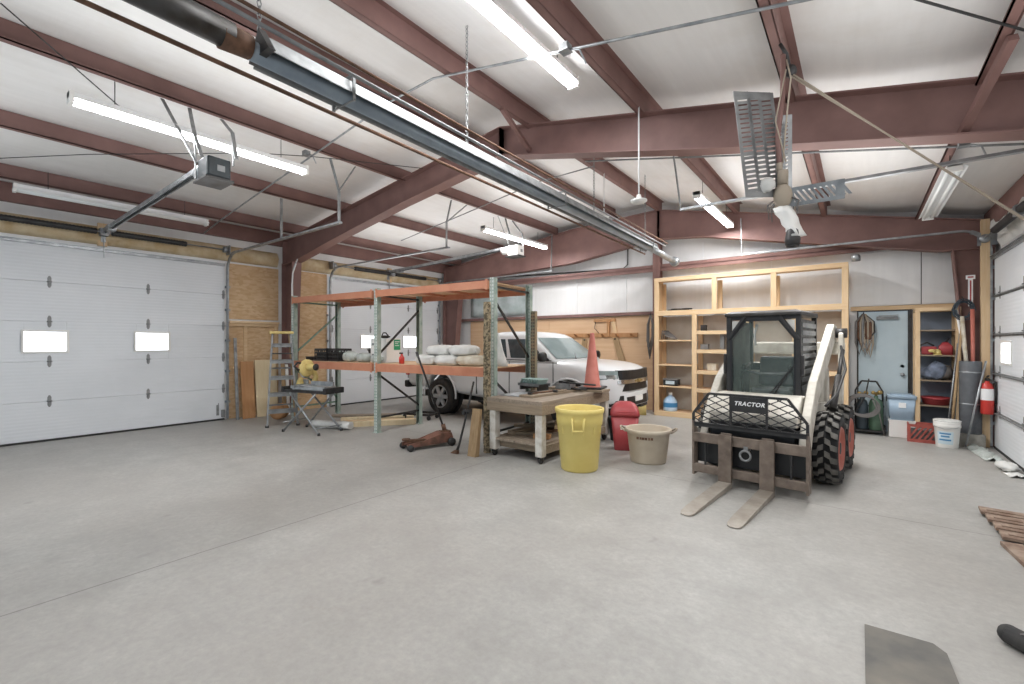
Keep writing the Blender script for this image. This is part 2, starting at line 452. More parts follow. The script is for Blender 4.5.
# walls (outside the frame line), with real openings where the doors are
def wall_panels(m, axis, at, th, span, ztop, holes):
    """wall with rectangular holes (a0,a1,z0,z1) along the axis"""
    xs = sorted({span[0], span[1]} | {h[0] for h in holes} | {h[1] for h in holes})
    for a, b in zip(xs, xs[1:]):
        hs = [h for h in holes if h[0] <= a + 1e-6 and h[1] >= b - 1e-6]
        segs = [(0, ztop)]
        for h in hs: segs = [(0, h[2])] * (h[2] > 0) + [(h[3], ztop)]
        for z0, z1 in segs:
            if axis == 'y': m.box(at, at + th, a, b, z0, z1)
            else: m.box(a, b, at, at + th, z0, z1)
D1, D2, D3 = (.05, 3.66), (5.9, 9.34), (5.8, 9.36)
m = M(); wall_panels(m, 'y', XL - .12, .12, (YF, YB), roof_z(XL), [(D1[0], D1[1], 0, 3.07), (D2[0], D2[1], 0, 3.07)])
tag(m.build('wall_left', 'vinyl_wall'), 'left side wall with two white overhead doors', 'wall', kind='structure')
m = M(); wall_panels(m, 'y', XR, .12, (YF, YB), roof_z(XR), [(D3[0], D3[1], 0, 2.75)])
tag(m.build('wall_right', 'vinyl_wall'), 'right side wall with one overhead door', 'wall', kind='structure')
DX0, DX1 = -.02, .63
m = M()
wall_panels(m, 'x', YB, .12, (XL - .12, XR + .12), 3.3, [(DX0, DX1, 0, 2.04)])
m.prism([(XL - .12, 3.3), (XR + .12, 3.3), (XR + .12, roof_z(XR) + .02), (RX, roof_z(RX) + .02), (XL - .12, roof_z(XL) + .02)], YB, YB + .12, 'y')
tag(m.build('wall_back', 'vinyl_wall'), 'back end wall faced with white vinyl insulation', 'wall', kind='structure')
# seams of the vinyl, girts and trims of the back wall
m = M(); m.box(XL, 1.25, YB - .22, YB - .02, 3.12, 3.135); m.box(XL, 1.25, YB - .22, YB - .205, 3.05, 3.2)
tag(m.build('wall_girt', 'red_dark'), 'red steel girt across the back wall above the shelving', 'girt', None, 'structure')
m = M(); m.box(XL, -3.6, YB - .1, YB - .01, 2.13, 2.2)
tag(m.build('wall_girt', 'red_dark'), 'red steel girt above the plywood on the back wall', 'girt', None, 'structure')
m = M()
for x in (-8.2, -6.9, -5.6, -4.3, -2.6, -1.35, .2, .82): m.box(x - .012, x + .012, YB - .012, YB, 2.2 if x < -3.5 else 2.1, 3.6)
tag(m.build('trim_1', 'white_paint'), 'white seam tapes of the back wall insulation', 'trim', None, 'structure')

# exposed insulation above the overhead doors on the left wall
def batt(y0, y1, z0, z1, lab, seed):
    g = random.Random(seed); m = M(); n = 22
    rows = []
    for k in range(6):
        z = z0 + (z1 - z0) * k / 5; rows.append([(XL + .012 + (.05 + g.uniform(0, .03)) * math.sin(PI * k / 5), y0 + (y1 - y0) * j / n, z + g.uniform(-.012, .012) * (0 < k < 5)) for j in range(n + 1)])
    m.loft(rows, True, False, False)
    for r in (rows[0], rows[-1]): m.add(list(r) + [(XL - .01, p[1], p[2]) for p in r], [(j, j + 1, j + 2 + n, j + 1 + n) for j in range(n)])
    tag(m.build('insulation_batt', 'batt'), lab, 'insulation', None, 'structure')
batt(.0, 4.7, 3.12, 3.42, 'tan bare insulation above the near left overhead door', 3)
batt(5.0, 9.4, 3.12, 3.42, 'tan bare insulation above the far left overhead door', 4)

# strand board sheathing beside the column, left wall
def sheet(y0, y1, z0, z1, mt, lab, name='sheathing_board', x=XL, th=.02):
    tag(M().box(x, x + th, y0, y1, z0, z1).build(name, mt, bevel=.002), lab, 'board', None, 'structure')
sheet(3.72, 4.72, 1.98, 3.08, 'osb', 'upper strand board sheet left of the tapered column')
sheet(3.72, 4.72, 0, 1.93, 'osb', 'lower strand board sheet left of the tapered column')
sheet(4.98, 5.84, 0, 3.1, 'osb', 'strand board sheet right of the tapered column, under the rack top')
m = M(); m.box(XL + .02, XL + .11, 3.74, 4.7, 1.9, 1.94); m.box(XL + .02, XL + .07, 3.74, 4.7, 1.84, 1.9)
m.box(XL + .02, XL + .07, 3.8, 4.7, .98, 1.03); m.box(XL + .02, XL + .06, 4.02, 4.08, 1.03, 1.84); m.box(XL + .02, XL + .06, 4.62, 4.68, 1.03, 1.84)
tag(m.build('wall_framing', 'pine_y'), 'pine nailer framing on the strand board by the left column', 'framing', None, 'structure')

m = M(); g = random.Random(41); rows = []
for k in range(7):
    z = 2.86 + .09 * k; rows.append([(XR - .01 - (.03 + g.uniform(0, .1)) * math.sin(PI * k / 6), 5.2 + 4.1 * j / 26, z + g.uniform(-.02, .02) * (0 < k < 6)) for j in range(27)])
m.loft(rows, True, False, False); tag(m.build('insulation_batt', 'paper'), 'crumpled white insulation above the right overhead door', 'insulation', None, 'structure')

# ---------------------------------------------------------------- overhead doors
def hinge_mesh():
    m = M()
    m.box(-.022, .022, -.005, 0, -.06, -.01); m.box(-.022, .022, -.005, 0, .01, .06)
    m.tube((-.03, -.009, 0), (.03, -.009, 0), .009, n=8)
    m.prism([(-.022, -.06), (.022, -.06), (.008, -.09), (-.008, -.09)], -.005, 0, 'y'); m.prism([(-.022, .06), (.022, .06), (.008, .09), (-.008, .09)], -.005, 0, 'y')
    return m
def overhead_door(idx, label, loc, rz, W, hgt, win_x, hinge_x, win_wh, strut=False, track_z=3.24, track_len=3.95, round_win=False):
    t = thing('door_%d' % idx, label, 'overhead door', loc, rz, kind='structure')
    n = 5; ph = hgt / n
    for i in range(n):
        z0 = i * ph + (.031 if i == 0 else .0015); z1 = (i + 1) * ph + .0035
        m = M(); hw, hh = win_wh
        if i == 2:
            xs = [-W / 2]; 
            for wx in sorted(win_x): xs += [wx - hw / 2, wx + hw / 2]
            xs.append(W / 2); zc = (z0 + z1) / 2
            for k in range(0, len(xs), 2): m.box(xs[k], xs[k + 1], 0, .045, z0, z1 - .004)
            for wx in win_x:
                m.box(wx - hw / 2, wx + hw / 2, 0, .045, z0, zc - hh / 2); m.box(wx - hw / 2, wx + hw / 2, 0, .045, zc + hh / 2, z1 - .004)
        else: m.box(-W / 2, W / 2, 0, .045, z0, z1 - .004)
        m.build('door_panel', 'door_white', t, bevel=.006)
        if i == 2:
            for wx in win_x:
                f = M()
                x0, x1, a, b = wx - hw / 2, wx + hw / 2, zc - hh / 2, zc + hh / 2; e = .028
                f.box(x0 - e, x1 + e, -.014, .01, b, b + e); f.box(x0 - e, x1 + e, -.014, .01, a - e, a)
                f.box(x0 - e, x0, -.014, .01, a, b); f.box(x1, x1 + e, -.014, .01, a, b)
                fo = f.build('window_frame', 'white_plastic', t, bevel=.005)
                M().box(x0 - .002, x1 + .002, .012, .018, a - .002, b + .002).build('window_pane', 'daylit', fo, label='bright daylit pane')
    hm = None
    for i in range(1, n):
        for hx in hinge_x:
            if hm is None: hm = hinge_mesh().build('hinge', 'galv_dull', t)
            else:
                c = hm.copy(); COL.objects.link(c); hm2 = c
            (hm if (i == 1 and hx == hinge_x[0]) else c).location = (hx, 0, i * ph + .004)
    if strut:
        for i in range(1, n + 1):
            z = i * ph - .03
            m = M(); m.box(-W / 2, W / 2, -.04, -.001, z - .003, z + .003); m.box(-W / 2, W / 2, -.005, -.001, z - .02, z + .02); m.build('door_strut', 'galv_dull', t)
    m = M(); m.box(-W / 2, W / 2, -.006, .04, .001, .03); m.build('bottom_seal', 'black_rubber', t)
    m = M(); m.box(-W / 2, W / 2, -.03, 0, hgt - .05, hgt); m.box(-W / 2, W / 2, -.05, -.03, hgt - .01, hgt); m.build('top_strut', 'galv', t)
    for s_ in (-1, 1):
        x = s_ * (W / 2 + .045); r = .32; pts = [(x, -.04, .02), (x, -.04, track_z - r)]
        for k in range(1, 9): a = PI / 2 * k / 8; pts.append((x, -.04 - r * (1 - math.cos(a)), track_z - r + r * math.sin(a)))
        pts.append((x, -track_len, track_z))
        m = M()
        for a, b in zip(pts, pts[1:]): m.bar(a, b, .028, .055, (0, -1, .35))
        for z in (.35, .95, 1.55, 2.15, 2.6): m.box(x - .02 * s_, x + .05 * s_, -.03, .05, z - .02, z + .02)
        m.build('door_track', 'galv', t)
    m = M(); zs = hgt + .26
    m.tube((-W / 2 - .05, -.1, zs), (W / 2 + .05, -.1, zs), .0125, n=10)
    for s_ in (-1, 1): m.box(s_ * (W / 2 + .04) - .006, s_ * (W / 2 + .04) + .006, -.17, .05, zs - .09, zs + .09); m.lathe([(.0, -.03), (.06, -.03), (.055, 0), (.06, .03), (0, .03)], 16, (s_ * (W / 2 - .02), -.1, zs), 'x')
    m.box(-.05, .05, -.14, .0, zs - .06, zs + .06)
    m.build('spring_shaft', 'galv', t)
    for s_ in (-1, 1):
        m = M(); L = 1.05; a0 = .09
        m.lathe([(.0, a0), (.042, a0)] + [(.042 + (.006 if k % 2 else 0), a0 + L * k / 50) for k in range(51)] + [(0, a0 + L)], 14, (0, -.1, zs), 'x')
        if s_ < 0:
            m.v = [Vector((-v.x, v.y, v.z)) for v in m.v]
        m.build('torsion_spring', 'black', t)
    m = M(); m.box(-.06, .06, .01, .06, hgt + .05, hgt + .42); m.build('header_post', 'pine', t)
    return t
d1 = overhead_door(1, 'near left white overhead door with two small bright windows', (-9.88, (D1[0] + D1[1]) / 2, 0), R(90), 3.6, 3.05, (-.66, .66), (-1.78, -.62, .6, 1.78), (.46, .3))
m = M(); m.box(1.66, 1.7, -.02, 0, .1, .3); m.tube((1.68, -.02, .22), (1.68, -.05, .34), .008, n=6); m.box(1.74, 1.8, -.035, 0, .06, .2); m.build('lift_bracket', 'galv_dull', d1)
d2 = overhead_door(2, 'far left white overhead door behind the orange rack and the truck', (-9.88, (D2[0] + D2[1]) / 2, 0), R(90), 3.4, 3.05, (-.66, .66), (-1.68, -.62, .6, 1.68), (.46, .3))
d3 = overhead_door(3, 'white overhead door in the right wall with horizontal struts', (XR - .07, (D3[0] + D3[1]) / 2, 0), R(-90), 3.56, 2.75, (-1.1, 1.2), (-1.75, -1.45, -.3, .5, 1.75), (.5, .27), strut=True, track_z=3.16, track_len=3.3)

# track hangers (angle iron) belonging to the door tracks
def hanger(d, pts, mt='galv_dull'):
    m = M(); Ti = (Matrix.Translation(d.location) @ Matrix.Rotation(d.rotation_euler[2], 4, 'Z')).inverted()
    for a, b in pts: m.bar(Ti @ Vector(a), Ti @ Vector(b), .04, .012)
    m.build('track_hanger', mt, d)
yt1 = D1[1] + .04
hanger(d1, [((-5.95, 3.55, 4.12), (-5.97, yt1, 3.7)), ((-5.95, 3.95, 4.12), (-5.97, yt1, 3.7)), ((-5.97, yt1, 3.7), (-5.97, yt1, 3.22))])
hanger(d1, [((-7.68, yt1, 3.92), (-7.68, yt1, 3.22))])
yt2 = D2[0] - .05
hanger(d2, [((-5.95, 5.95, 4.12), (-5.97, yt2, 3.7)), ((-5.95, 6.35, 4.12), (-5.97, yt2, 3.7)), ((-5.97, yt2, 3.7), (-5.97, yt2, 3.22))])
hanger(d2, [((-5.95, D2[1] + .04, 4.12), (-5.97, D2[1] + .04, 3.22))])
hanger(d3, [((-1.85, 5.7, 3.95), (-1.76, 5.75, 3.15)), ((-1.78, 9.42, 3.85), (-1.76, 9.42, 3.15))])

# ---------------------------------------------------------------- openers
def opener(name_label, y, xm, zm, mt, rail_z, hang_pts):
    t = thing('door_opener', name_label, 'door opener', (xm, y, zm), 0)
    m = M()
    m.box(-.14, .13, -.11, .11, -.1, .11)
    mo = m.build('motor_housing', mt, t, bevel=.02)
    M().box(-.19, .155, -.13, .13, -.125, -.1).build('base_plate', 'steel_dark', mo, bevel=.004)
    M().lathe([(0, -.12), (.07, -.12), (.075, 0), (.05, .03), (0, .03)], 16, (-.2, -.03, .03), 'x').build('gear_cover', 'galv' if mt == 'motor' else mt, mo)
    M().box(.131, .135, -.02, .05, -.03, .03).build('label_plate', 'galv_dull', mo)
    m = M(); zr = rail_z - zm
    for s_ in (-.03, .03): m.bar((XL + .16 - xm, s_, zr), (-.1, s_, .1), .012, .05)
    m.bar((XL + .16 - xm, 0, zr + .024), (-.1, 0, .124), .07, .006)
    m.build('drive_rail', 'galv', t)
    M().tube((XL + .2 - xm, 0, zr - .035), (-.15, 0, .06), .008, n=6).build('drive_chain', 'steel_dark', t)
    m = M(); xt = XL + .6 - xm
    m.box(xt - .12, xt + .05, -.05, .05, zr - .06, zr + .03); m.build('trolley', 'galv', t)
    m = M(); xw = XL + .08 - xm
    m.bar((xw, 0, 3.38 - zm), (xw, 0, 3.16 - zm), .06, .02, (1, 0, 0)); m.box(xw - .02, xw + .12, -.06, .06, zr - .05, zr + .04); m.bar((xw + .03, 0, zr - .04), (xw + .05, 0, 2.9 - zm), .03, .008); m.build('header_bracket', 'galv', t)
    m = M()
    for a, b in hang_pts: m.bar(Vector(a) - Vector((xm, y, zm)), Vector(b) - Vector((xm, y, zm)), .035, .01)
    m.build('hanger_strap', 'galv_dull', t)
    return t
opener('blue-grey garage door opener hung by the near left door', 1.86, -5.28, 3.28, 'motor', 3.33,
       [((-5.95, 1.6, 4.13), (-5.4, 1.74, 3.36)), ((-5.95, 1.85, 4.13), (-5.45, 1.74, 3.66)), ((-5.45, 1.74, 3.66), (-5.42, 1.74, 3.2)), ((-5.95, 2.17, 4.13), (-5.2, 2.0, 3.7)), ((-5.2, 2.0, 3.7), (-5.18, 2.0, 3.35)), ((-5.2, 2.0, 3.7), (-5.05, 1.98, 3.38)), ((-5.45, 1.74, 3.66), (-5.25, 1.74, 3.38))])
opener('white garage door opener with open light cover, above the truck', 7.54, -5.66, 3.4, 'white_plastic', 3.36,
       [((-5.95, 7.3, 4.13), (-5.75, 7.44, 3.5)), ((-5.95, 7.55, 4.13), (-5.75, 7.44, 3.75)), ((-5.95, 7.8, 4.13), (-5.55, 7.62, 3.75)), ((-5.55, 7.62, 3.75), (-5.55, 7.64, 3.5))])

# ---------------------------------------------------------------- fluorescent lamps
def lamp_proto(lit):
    t = thing('ceiling_lamp', '-', 'ceiling lamp')
    m = M(); L = 1.13
    m.prism([(-.06, 0), (.06, 0), (.045, .06), (-.045, .06)], -L, L, 'y'); m.build('lamp_housing', 'white_paint', t, bevel=.004)
    m = M(); m.prism([(-.06, .0), (-.095, -.02), (-.095, -.015), (-.06, .012)], -L, L, 'y'); m.prism([(.06, .0), (.095, -.02), (.095, -.015), (.06, .012)], -L, L, 'y')
    if not lit: m.build('reflector', 'white_paint', t)
    for s_ in (-.04, .04):
        M().tube((s_, -L + .03, -.022), (s_, L - .03, -.022), .0185, n=10).build('lamp_tube', 'tube_on' if lit else 'tube_off', t)
    for e in (-1, 1):
        m = M(); m.box(-.06, .06, e * L, e * (L - .035), -.05, .06); m.build('lamp_end', 'white_plastic', t, bevel=.003)
    for e in (-1, 1): M().tube((0, e * .8, .06), (0, e * .8, .3), .004, n=6).build('hanger_wire', 'steel_dark', t)
    return t
lamps = [
    (True, (-5.76, 1.97, 3.755), 'long lit lamp hung on wires before the near left door'),
    (True, (-2.3, 2.92, 4.13), 'lit lamp highest up, right of the heater'),
    (True, (-5.9, 7.9, 3.755), 'lit lamp above the white door opener and truck'),
    (True, (-1.96, 8.28, 3.74), 'lit lamp in line above the wooden shelving'),
    (False, (-8.9, 1.9, 3.56), 'unlit lamp along the left eave above the near door'),
    (False, (.74, 7.3, 3.24), 'unlit bare lamp under the right eave purlin'),
]
pl = lamp_proto(True); pd = lamp_proto(False); first = {True: 1, False: 1}
for lit, loc, lb in lamps:
    src = pl if lit else pd
    if first[lit]: first[lit] = 0; o = src; o.location = loc; o['label'] = lb + ', twin fluorescent tubes' if len(lb.split()) < 12 else lb
    else: o = dup(src, loc, None, lb + ', twin fluorescent tubes' if len(lb.split()) < 12 else lb)
    o['group'] = 'fluorescent ceiling lamps'

# ---------------------------------------------------------------- tube heater under the ridge
def heater():
    t = thing('tube_heater', 'long overhead tube heater with metal hood hung along the ridge', 'heater', (-2.72, 0, 3.2), 0)
    y0, y1 = .2, 8.0
    def X(y): return -.028 * y
    m = M(); w = .125
    prof = [(-w, -.05), (-w + .012, -.04), (-.08, .05), (0, .075), (.08, .05), (w - .012, -.04), (w, -.05)]
    rows = [[(X(y) + a, y, b) for a, b in prof] for y in (1.22, 4.5, y1)]
    m.loft(rows, False, False, False); rows2 = [[(x, y, z + .006) for x, y, z in r] for r in rows]; m.loft(rows2, False, False, False)
    m.build('heater_hood', 'galv_dull', t)
    M().tube((X(1.1), 1.1, -.02), (X(y1), y1, -.02), .055, n=16).build('heater_tube', mat('blue_grey_steel', '96a0a8', .45, .1, '848e97', 5.), t)
    M().tube((X(y0), y0, 0), (X(1.05), 1.05, 0), .075, n=16).build('burner_tube', 'steel_dark', t)
    for y in (1.75, 4.6, 7.7):
        m = M(); m.box(X(y) - w, X(y) + w, y - .008, y + .008, .075, .09); m.box(X(y) - w, X(y) - w + .01, y - .01, y + .01, -.09, .09); m.box(X(y) + w - .01, X(y) + w, y - .01, y + .01, -.09, .09); m.box(X(y) - w, X(y) + w, y - .006, y + .006, -.085, -.079)
        m.build('hood_bracket', 'galv_dull', t)
    m = M(); y = 1.2; m.prism([(-w, -.05), (0, .11), (w, -.05)], y - .02, y + .02, 'y'); m.build('hood_end_cap', 'black', t)
    M().lathe([(.0, 0), (.076, 0), (.065, .15), (.0, .15)], 16, (X(1.1), 1.0, -.01), 'y').build('tube_coupling', 'rust', t)
    M().tube((X(8) , 8.0, -.02), (X(9.3), 9.3, -.05), .055, n=14).build('vent_pipe', 'galv', t)
    M().lathe([(0, 0), (.09, 0), (.1, .08), (0, .1)], 16, (X(9.3), 9.25, -.05), 'y').build('vent_cap', 'galv', t)
    for xo, zo, r, mt in ((-.22, -.05, .014, 'rust'), (.16, .05, .012, 'galv_dull'), (.2, .09, .01, 'rust')):
        M().tube((X(y0) + xo, y0, zo), (X(8.2) + xo, 8.2, zo), r, n=8).build('gas_pipe', mt, t)
    for i, y in enumerate((1.2, 3.0, 5.6, 7.6)):
        m = M()
        zt = roof_z(-2.72 + X(y)) - 3.2
        k = 0; z = .1
        while z < zt - .02:
            m.path([(X(y) + (.012 * math.cos(a) if k % 2 else 0), y + (0 if k % 2 else .012 * math.cos(a)), z + .022 + .024 * math.sin(a)) for a in (0, PI / 3, 2 * PI / 3, PI, 4 * PI / 3, 5 * PI / 3)], .0035, 5, False, True)
            z += .038; k += 1
        m.build('hanging_chain', 'galv_dull', t)
heater()

# ---------------------------------------------------------------- conduits, cords and pendants
def run(name, label, pts, r, mt, cat='conduit', n=8): return tag(M().path(pts, r, n).build(name, mt), label, cat)
rb = lambda x, d=.24: roof_z(x) - d
run('ceiling_conduit', 'thin grey conduit crossing the roof in front of the mid rafter', [(-9.9, 3.3, rb(-9.9, .3))] + [(x, 3.33, rb(x)) for x in (-9.2, -7.7, -5.95, -4.4, -3.6, -1.8, -.4, .76, 1.6)], .012, 'galv')
run('ceiling_conduit', 'thin conduit crossing the roof just beyond the mid rafter', [(x, 6.15, rb(x)) for x in (-3.3, -1.85, -.46, .76, 1.6)], .012, 'galv_dull')
run('ceiling_conduit', 'thin conduit running from far left eave up past the heater', [(-8.3, 6.7, rb(-8.3)), (-5.95, 6.62, rb(-5.95)), (-4.45, 6.55, rb(-4.45)), (-3.3, 6.4, rb(-3.3))], .01, 'galv_dull')
run('wall_conduit', 'conduit with square drop on the back wall above the truck', [(-9.2, 9.93, 3.36), (-4.35, 9.93, 3.22), (-4.24, 9.93, 3.3), (-4.24, 9.93, 3.8)], .014, 'steel_dark')
run('brace_rod', 'thin steel brace rod crossing the upper left roof corner', [(-5.36, .4, 4.18), (-6.45, 1.45, 4.03)], .006, 'steel_dark', 'rod', 6)
run('loose_wire', 'thin dark wire strung along the upper left roof', [(-8.6, .5, 3.78), (-7.68, 1.3, 3.87), (-6.3, 2.7, 4.0), (-5.95, 3.3, 4.06), (-5.2, 4.6, 4.12)], .005, 'cable_black', 'wire', 6)
run('loose_wire', 'dark wire strung at the upper right roof', [(1.3, 4.6, 3.35), (.79, 4.09, 3.42), (.28, 3.55, 3.51), (.18, 3.44, 3.53)], .008, 'cable_black', 'wire', 6)
def jbox(x, y, z, lb): 
    t = thing('junction_box', lb, 'junction box', (x, y, z))
    M().box(-.04, .04, -.04, .04, -.03, .03).build('box_body', 'galv_dull', t, bevel=.005); M().box(-.043, .043, -.043, .043, -.035, -.03).build('box_cover', 'galv', t)
    m = M(); m.path([(.035, 0, -.02), (.12, .02, -.05), (.16, .05, -.16)], .008, 6); m.build('flex_lead', 'galv', t)
jbox(-1.9, 3.2, rb(-1.9, .3), 'small metal junction box beside the highest lit lamp')
jbox(-5.95, 3.2, rb(-5.95, .28), 'small metal junction box past the end of the long lit lamp')
jbox(.78, 6.0, rb(.78, .26), 'small metal junction box above the unlit right eave lamp')
def pendant(x, y, z0, lb):
    zt = rb(x, .2); t = thing('ceiling_sensor', lb, 'sensor', (x, y, z0))
    M().tube((0, 0, .05), (0, 0, zt - z0), .009, n=8).build('drop_rod', 'white_paint', t)
    M().lathe([(0, 0), (.05, .0), (.085, .02), (.085, .035), (.03, .05), (.02, .09), (0, .09)], 18).build('sensor_head', 'white_plastic', t)
pendant(-1.85, 4.62, 2.98, 'white sensor disc on a long rod before the mid rafter')
pendant(-3.36, 6.9, 3.56, 'white sensor disc on a short rod beside the far heater end')

# perforated plates around a dusty motor, tied up to the purlin near the right
def plate_cluster():
    t = thing('hanging_motor_cluster', 'cluster of perforated steel plates around a dusty motor, hung from purlin', 'hanging fixture', (-.44, 3.78, 2.55))
    def perforated(w, h, nx, nz, sl):
        """plate in local x-z with slanted slots, real holes"""
        m = M(); th = .004; mx = .026; gz = h / nz
        m.box(-w / 2, -w / 2 + mx, 0, th, 0, h); m.box(w / 2 - mx, w / 2, 0, th, 0, h)
        cw = (w - 2 * mx) / nx
        for i in range(1, nx): m.box(-w / 2 + mx + i * cw - .013, -w / 2 + mx + i * cw + .013, 0, th, 0, h)
        for i in range(nx):
            x0 = -w / 2 + mx + i * cw
            for k in range(nz + 1):
                z = k * gz; a = .62 * gz
                m.prism([(x0, z - a / 2), (x0 + cw, z - a / 2 + sl), (x0 + cw, z + a / 2 + sl), (x0, z + a / 2)], 0, th, 'y')
        m.box(-w / 2, w / 2, -.001, th + .001, -.012, .03); m.box(-w / 2, w / 2, -.001, th + .001, h - .03, h + .02)
        return m
    def put(m, T, name, mt):
        m.v = [T @ v for v in m.v]; return m.build(name, mt, t)
    put(perforated(.33, .76, 3, 22, .012), Matrix.Translation((-.1, -.05, .03)) @ Matrix.Rotation(R(-6), 4, 'Y') @ Matrix.Rotation(R(48), 4, 'Z'), 'perforated_plate', 'galv_dull')
    put(perforated(.11, .5, 2, 18, .01), Matrix.Translation((.0, .05, .1)) @ Matrix.Rotation(R(0), 4, 'Y') @ Matrix.Rotation(R(25), 4, 'Z'), 'perforated_plate', 'galv')
    put(perforated(.13, .3, 1, 9, .05), Matrix.Translation((.04, 0, .0)) @ Matrix.Rotation(R(90), 4, 'Y') @ Matrix.Rotation(R(20), 4, 'Z'), 'perforated_plate', 'galv')
    m = M(); m.blob((0, 0, .02), (.062, .062, .09), 14, 10, .05, 2); m.tube((0, 0, .1), (0, 0, .2), .035, n=12); m.tube((-.02, 0, .2), (-.02, 0, .26), .02, n=10)
    m.build('dusty_motor', 'rope', t)
    m = M(); m.path([(-.02, 0, .24), (-.03, -.02, .45), (.0, 0, .75), (.0, .02, 1.04)], .018, 8); m.build('support_post', 'red_steel', t)
    m = M(); m.path([(0, 0, .26), (.03, -.03, .6), (.05, .0, .85), (.02, .02, 1.0)], .006, 6); m.path([(.02, 0, .26), (-.04, -.05, .55), (.02, .0, .92)], .005, 6); m.build('tie_cord', 'rope', t)
    g = random.Random(5); m = M()
    m.loft([[(.0 + .016 * k + (.045 + g.uniform(-.022, .022)) * math.cos(a), (.04 + g.uniform(-.018, .018)) * math.sin(a), -.06 - .045 * k) for a in [2 * PI * j / 10 for j in range(10)]] for k in range(6)], True)
    m.build('plastic_wrap', 'white_plastic', t)
    m = M(); m.lathe([(0, 0), (.045, 0), (.05, .04), (.038, .1), (.025, .12)], 16, (.06, 0, -.34)); m.lathe([(.02, -.012), (.04, -.012), (.04, .002), (.02, .002)], 16, (.06, 0, -.34)); m.build('lamp_socket', 'steel_dark', t)
    m = M(); m.blob((-.1, -.06, .1), (.06, .02, .05), 12, 8, .2, 3); m.build('rag', 'paper', t)
    m = M()
    for k in range(9):
        a = g.uniform(0, 6.28); m.path([(.05 * math.cos(a), .05 * math.sin(a), 0), (.1 * math.cos(a), .1 * math.sin(a), -.03), (.09 * math.cos(a), .09 * math.sin(a), -.12 + g.uniform(-.04, .05))], .004, 5)
    m.build('loose_lead', 'cable', t)
plate_cluster()
m = M()
for k in (0, 1): m.path([(-.4 + .02 * k, 3.82, 3.44), (.25 + .01 * k, 4.2, 2.9 - .015 * k), (.89, 4.58, 2.36 - .01 * k), (1.53, 4.95, 1.8)], .006, 6)
tag(m.build('pull_cord', 'rope'), 'doubled tan cord slanting from the near purlin down to the right wall', 'cord')
m = M(); m.lathe([(0, -.02), (.04, -.02), (.04, .02), (0, .02)], 14, (-.4, 3.84, 3.48), 'y'); m.path([(-.4, 3.84, 3.47), (-.42, 3.82, 3.6), (-.46, 3.8, 3.68)], .012, 8)
tag(m.build('cord_pulley', 'steel_dark'), 'small dark pulley with knotted cord on the near purlin', 'pulley')

# ---------------------------------------------------------------- pallet rack
def slotted(name, c1, c2, c3):
    """painted post with rows of keyhole slots"""
    n = NT(name); n.rm(.55); base = n.ramp(n.noise(9, 5), [(.4, c1), (.65, c2)])
    sp = n.n('ShaderNodeSeparateXYZ'); n.l(n.tc.outputs['Object'], sp.inputs[0])
    def mt_(op, a, b): 
        q = n.n('ShaderNodeMath', operation=op)
        for i, v in enumerate((a, b)):
            if v is None: continue
            if isinstance(v, (int, float)): q.inputs[i].default_value = v
            else: n.l(v, q.inputs[i])
        return q.outputs[0]
    ax = mt_('ABSOLUTE', mt_('SUBTRACT', mt_('ABSOLUTE', sp.outputs[0], None), .018), None)
    fz = mt_('FRACT', mt_('MULTIPLY', sp.outputs[2], 20.), None)
    k = mt_('MULTIPLY', mt_('LESS_THAN', ax, .008), mt_('LESS_THAN', fz, .6))
    n.col(n.mix(k, base, lin(c3))); return n.m
MT['green_slotted'] = slotted('green_slotted_upright', 'a9b5ac', '889b90', 'd6d9d6')
MT['rust_slotted'] = slotted('rusty_slotted_upright', '9a8468', '7b806c', '3a3430')
RA = R(5.2)
rack = thing('pallet_rack', 'orange and green pallet rack with two decked bays', 'pallet rack', (-6.43, 4.66, 0), RA)
RT = Matrix.Translation(rack.location) @ Matrix.Rotation(RA, 4, 'Z')
def rk(x, y, z): return tuple(RT @ Vector((x, y, z)))
RXS = (-2.36, 0, 2.36); RD = 1.07
def rack_post(x, y, ht=2.42):
    m = M(); w = .04; f = 1 if y < .5 else -1
    m.box(x - w, x + w, y - .003 - w * f, y + .003 - w * f, 0, ht)          # slotted face
    m.box(x - w, x - w + .006, y - w, y + w, 0, ht); m.box(x + w - .006, x + w, y - w, y + w, 0, ht)
    m.box(x - .06, x + .06, y - .06, y + .06, 0, .008)
    k = .08
    o = m.build('upright', 'green_slotted', rack)
    o.location = (x, y, 0)
    for v in o.data.vertices: v.co.x -= x; v.co.y -= y
for x in RXS:
    for y in (.04, RD - .04): rack_post(x, y)
    m = M()
    for z in (.25, 2.3): m.bar((x, .05, z), (x, RD - .05, z), .025, .03)
    for za, zb in (((.98, .35), (1.3, 2.1)) if x < 1 else ((.98, .35), (2.12, 1.28))): m.bar((x, .05, za), (x, RD - .05, zb), .025, .03)
    m.build('frame_brace', 'green' if x < 0 else 'steel_dark', rack)
for a, b in zip(RXS, RXS[1:]):
    for z0, z1 in ((2.27, 2.38), (1.03, 1.16)):
        for y in (-.02, RD + .02):
            m = M(); m.box(a + .045, b - .045, y - .022, y + .022, z0, z1 - .03); m.box(a + .045, b - .045, y - .022, y + (.012 if y < .5 else -.012), z1 - .03, z1)
            for x, s_ in ((a + .045, 1), (b - .045, -1)): m.box(x, x + .035 * s_, y - .03 * (1 if y < .5 else -1), y - .022 * (1 if y < .5 else -1), z0 - .02, z1 + .02)
            m.build('beam', 'orange', rack)
        M().box(a + .05, b - .05, .01, RD - .01, z1 - .018, z1).build('deck', 'ply', rack)
        m = M()
        for k in range(1, 4): x = a + (b - a) * k / 4; m.box(x - .02, x + .02, .02, RD - .02, z1 - .055, z1 - .018)
        m.build('deck_support', 'orange', rack)
DK = 1.161
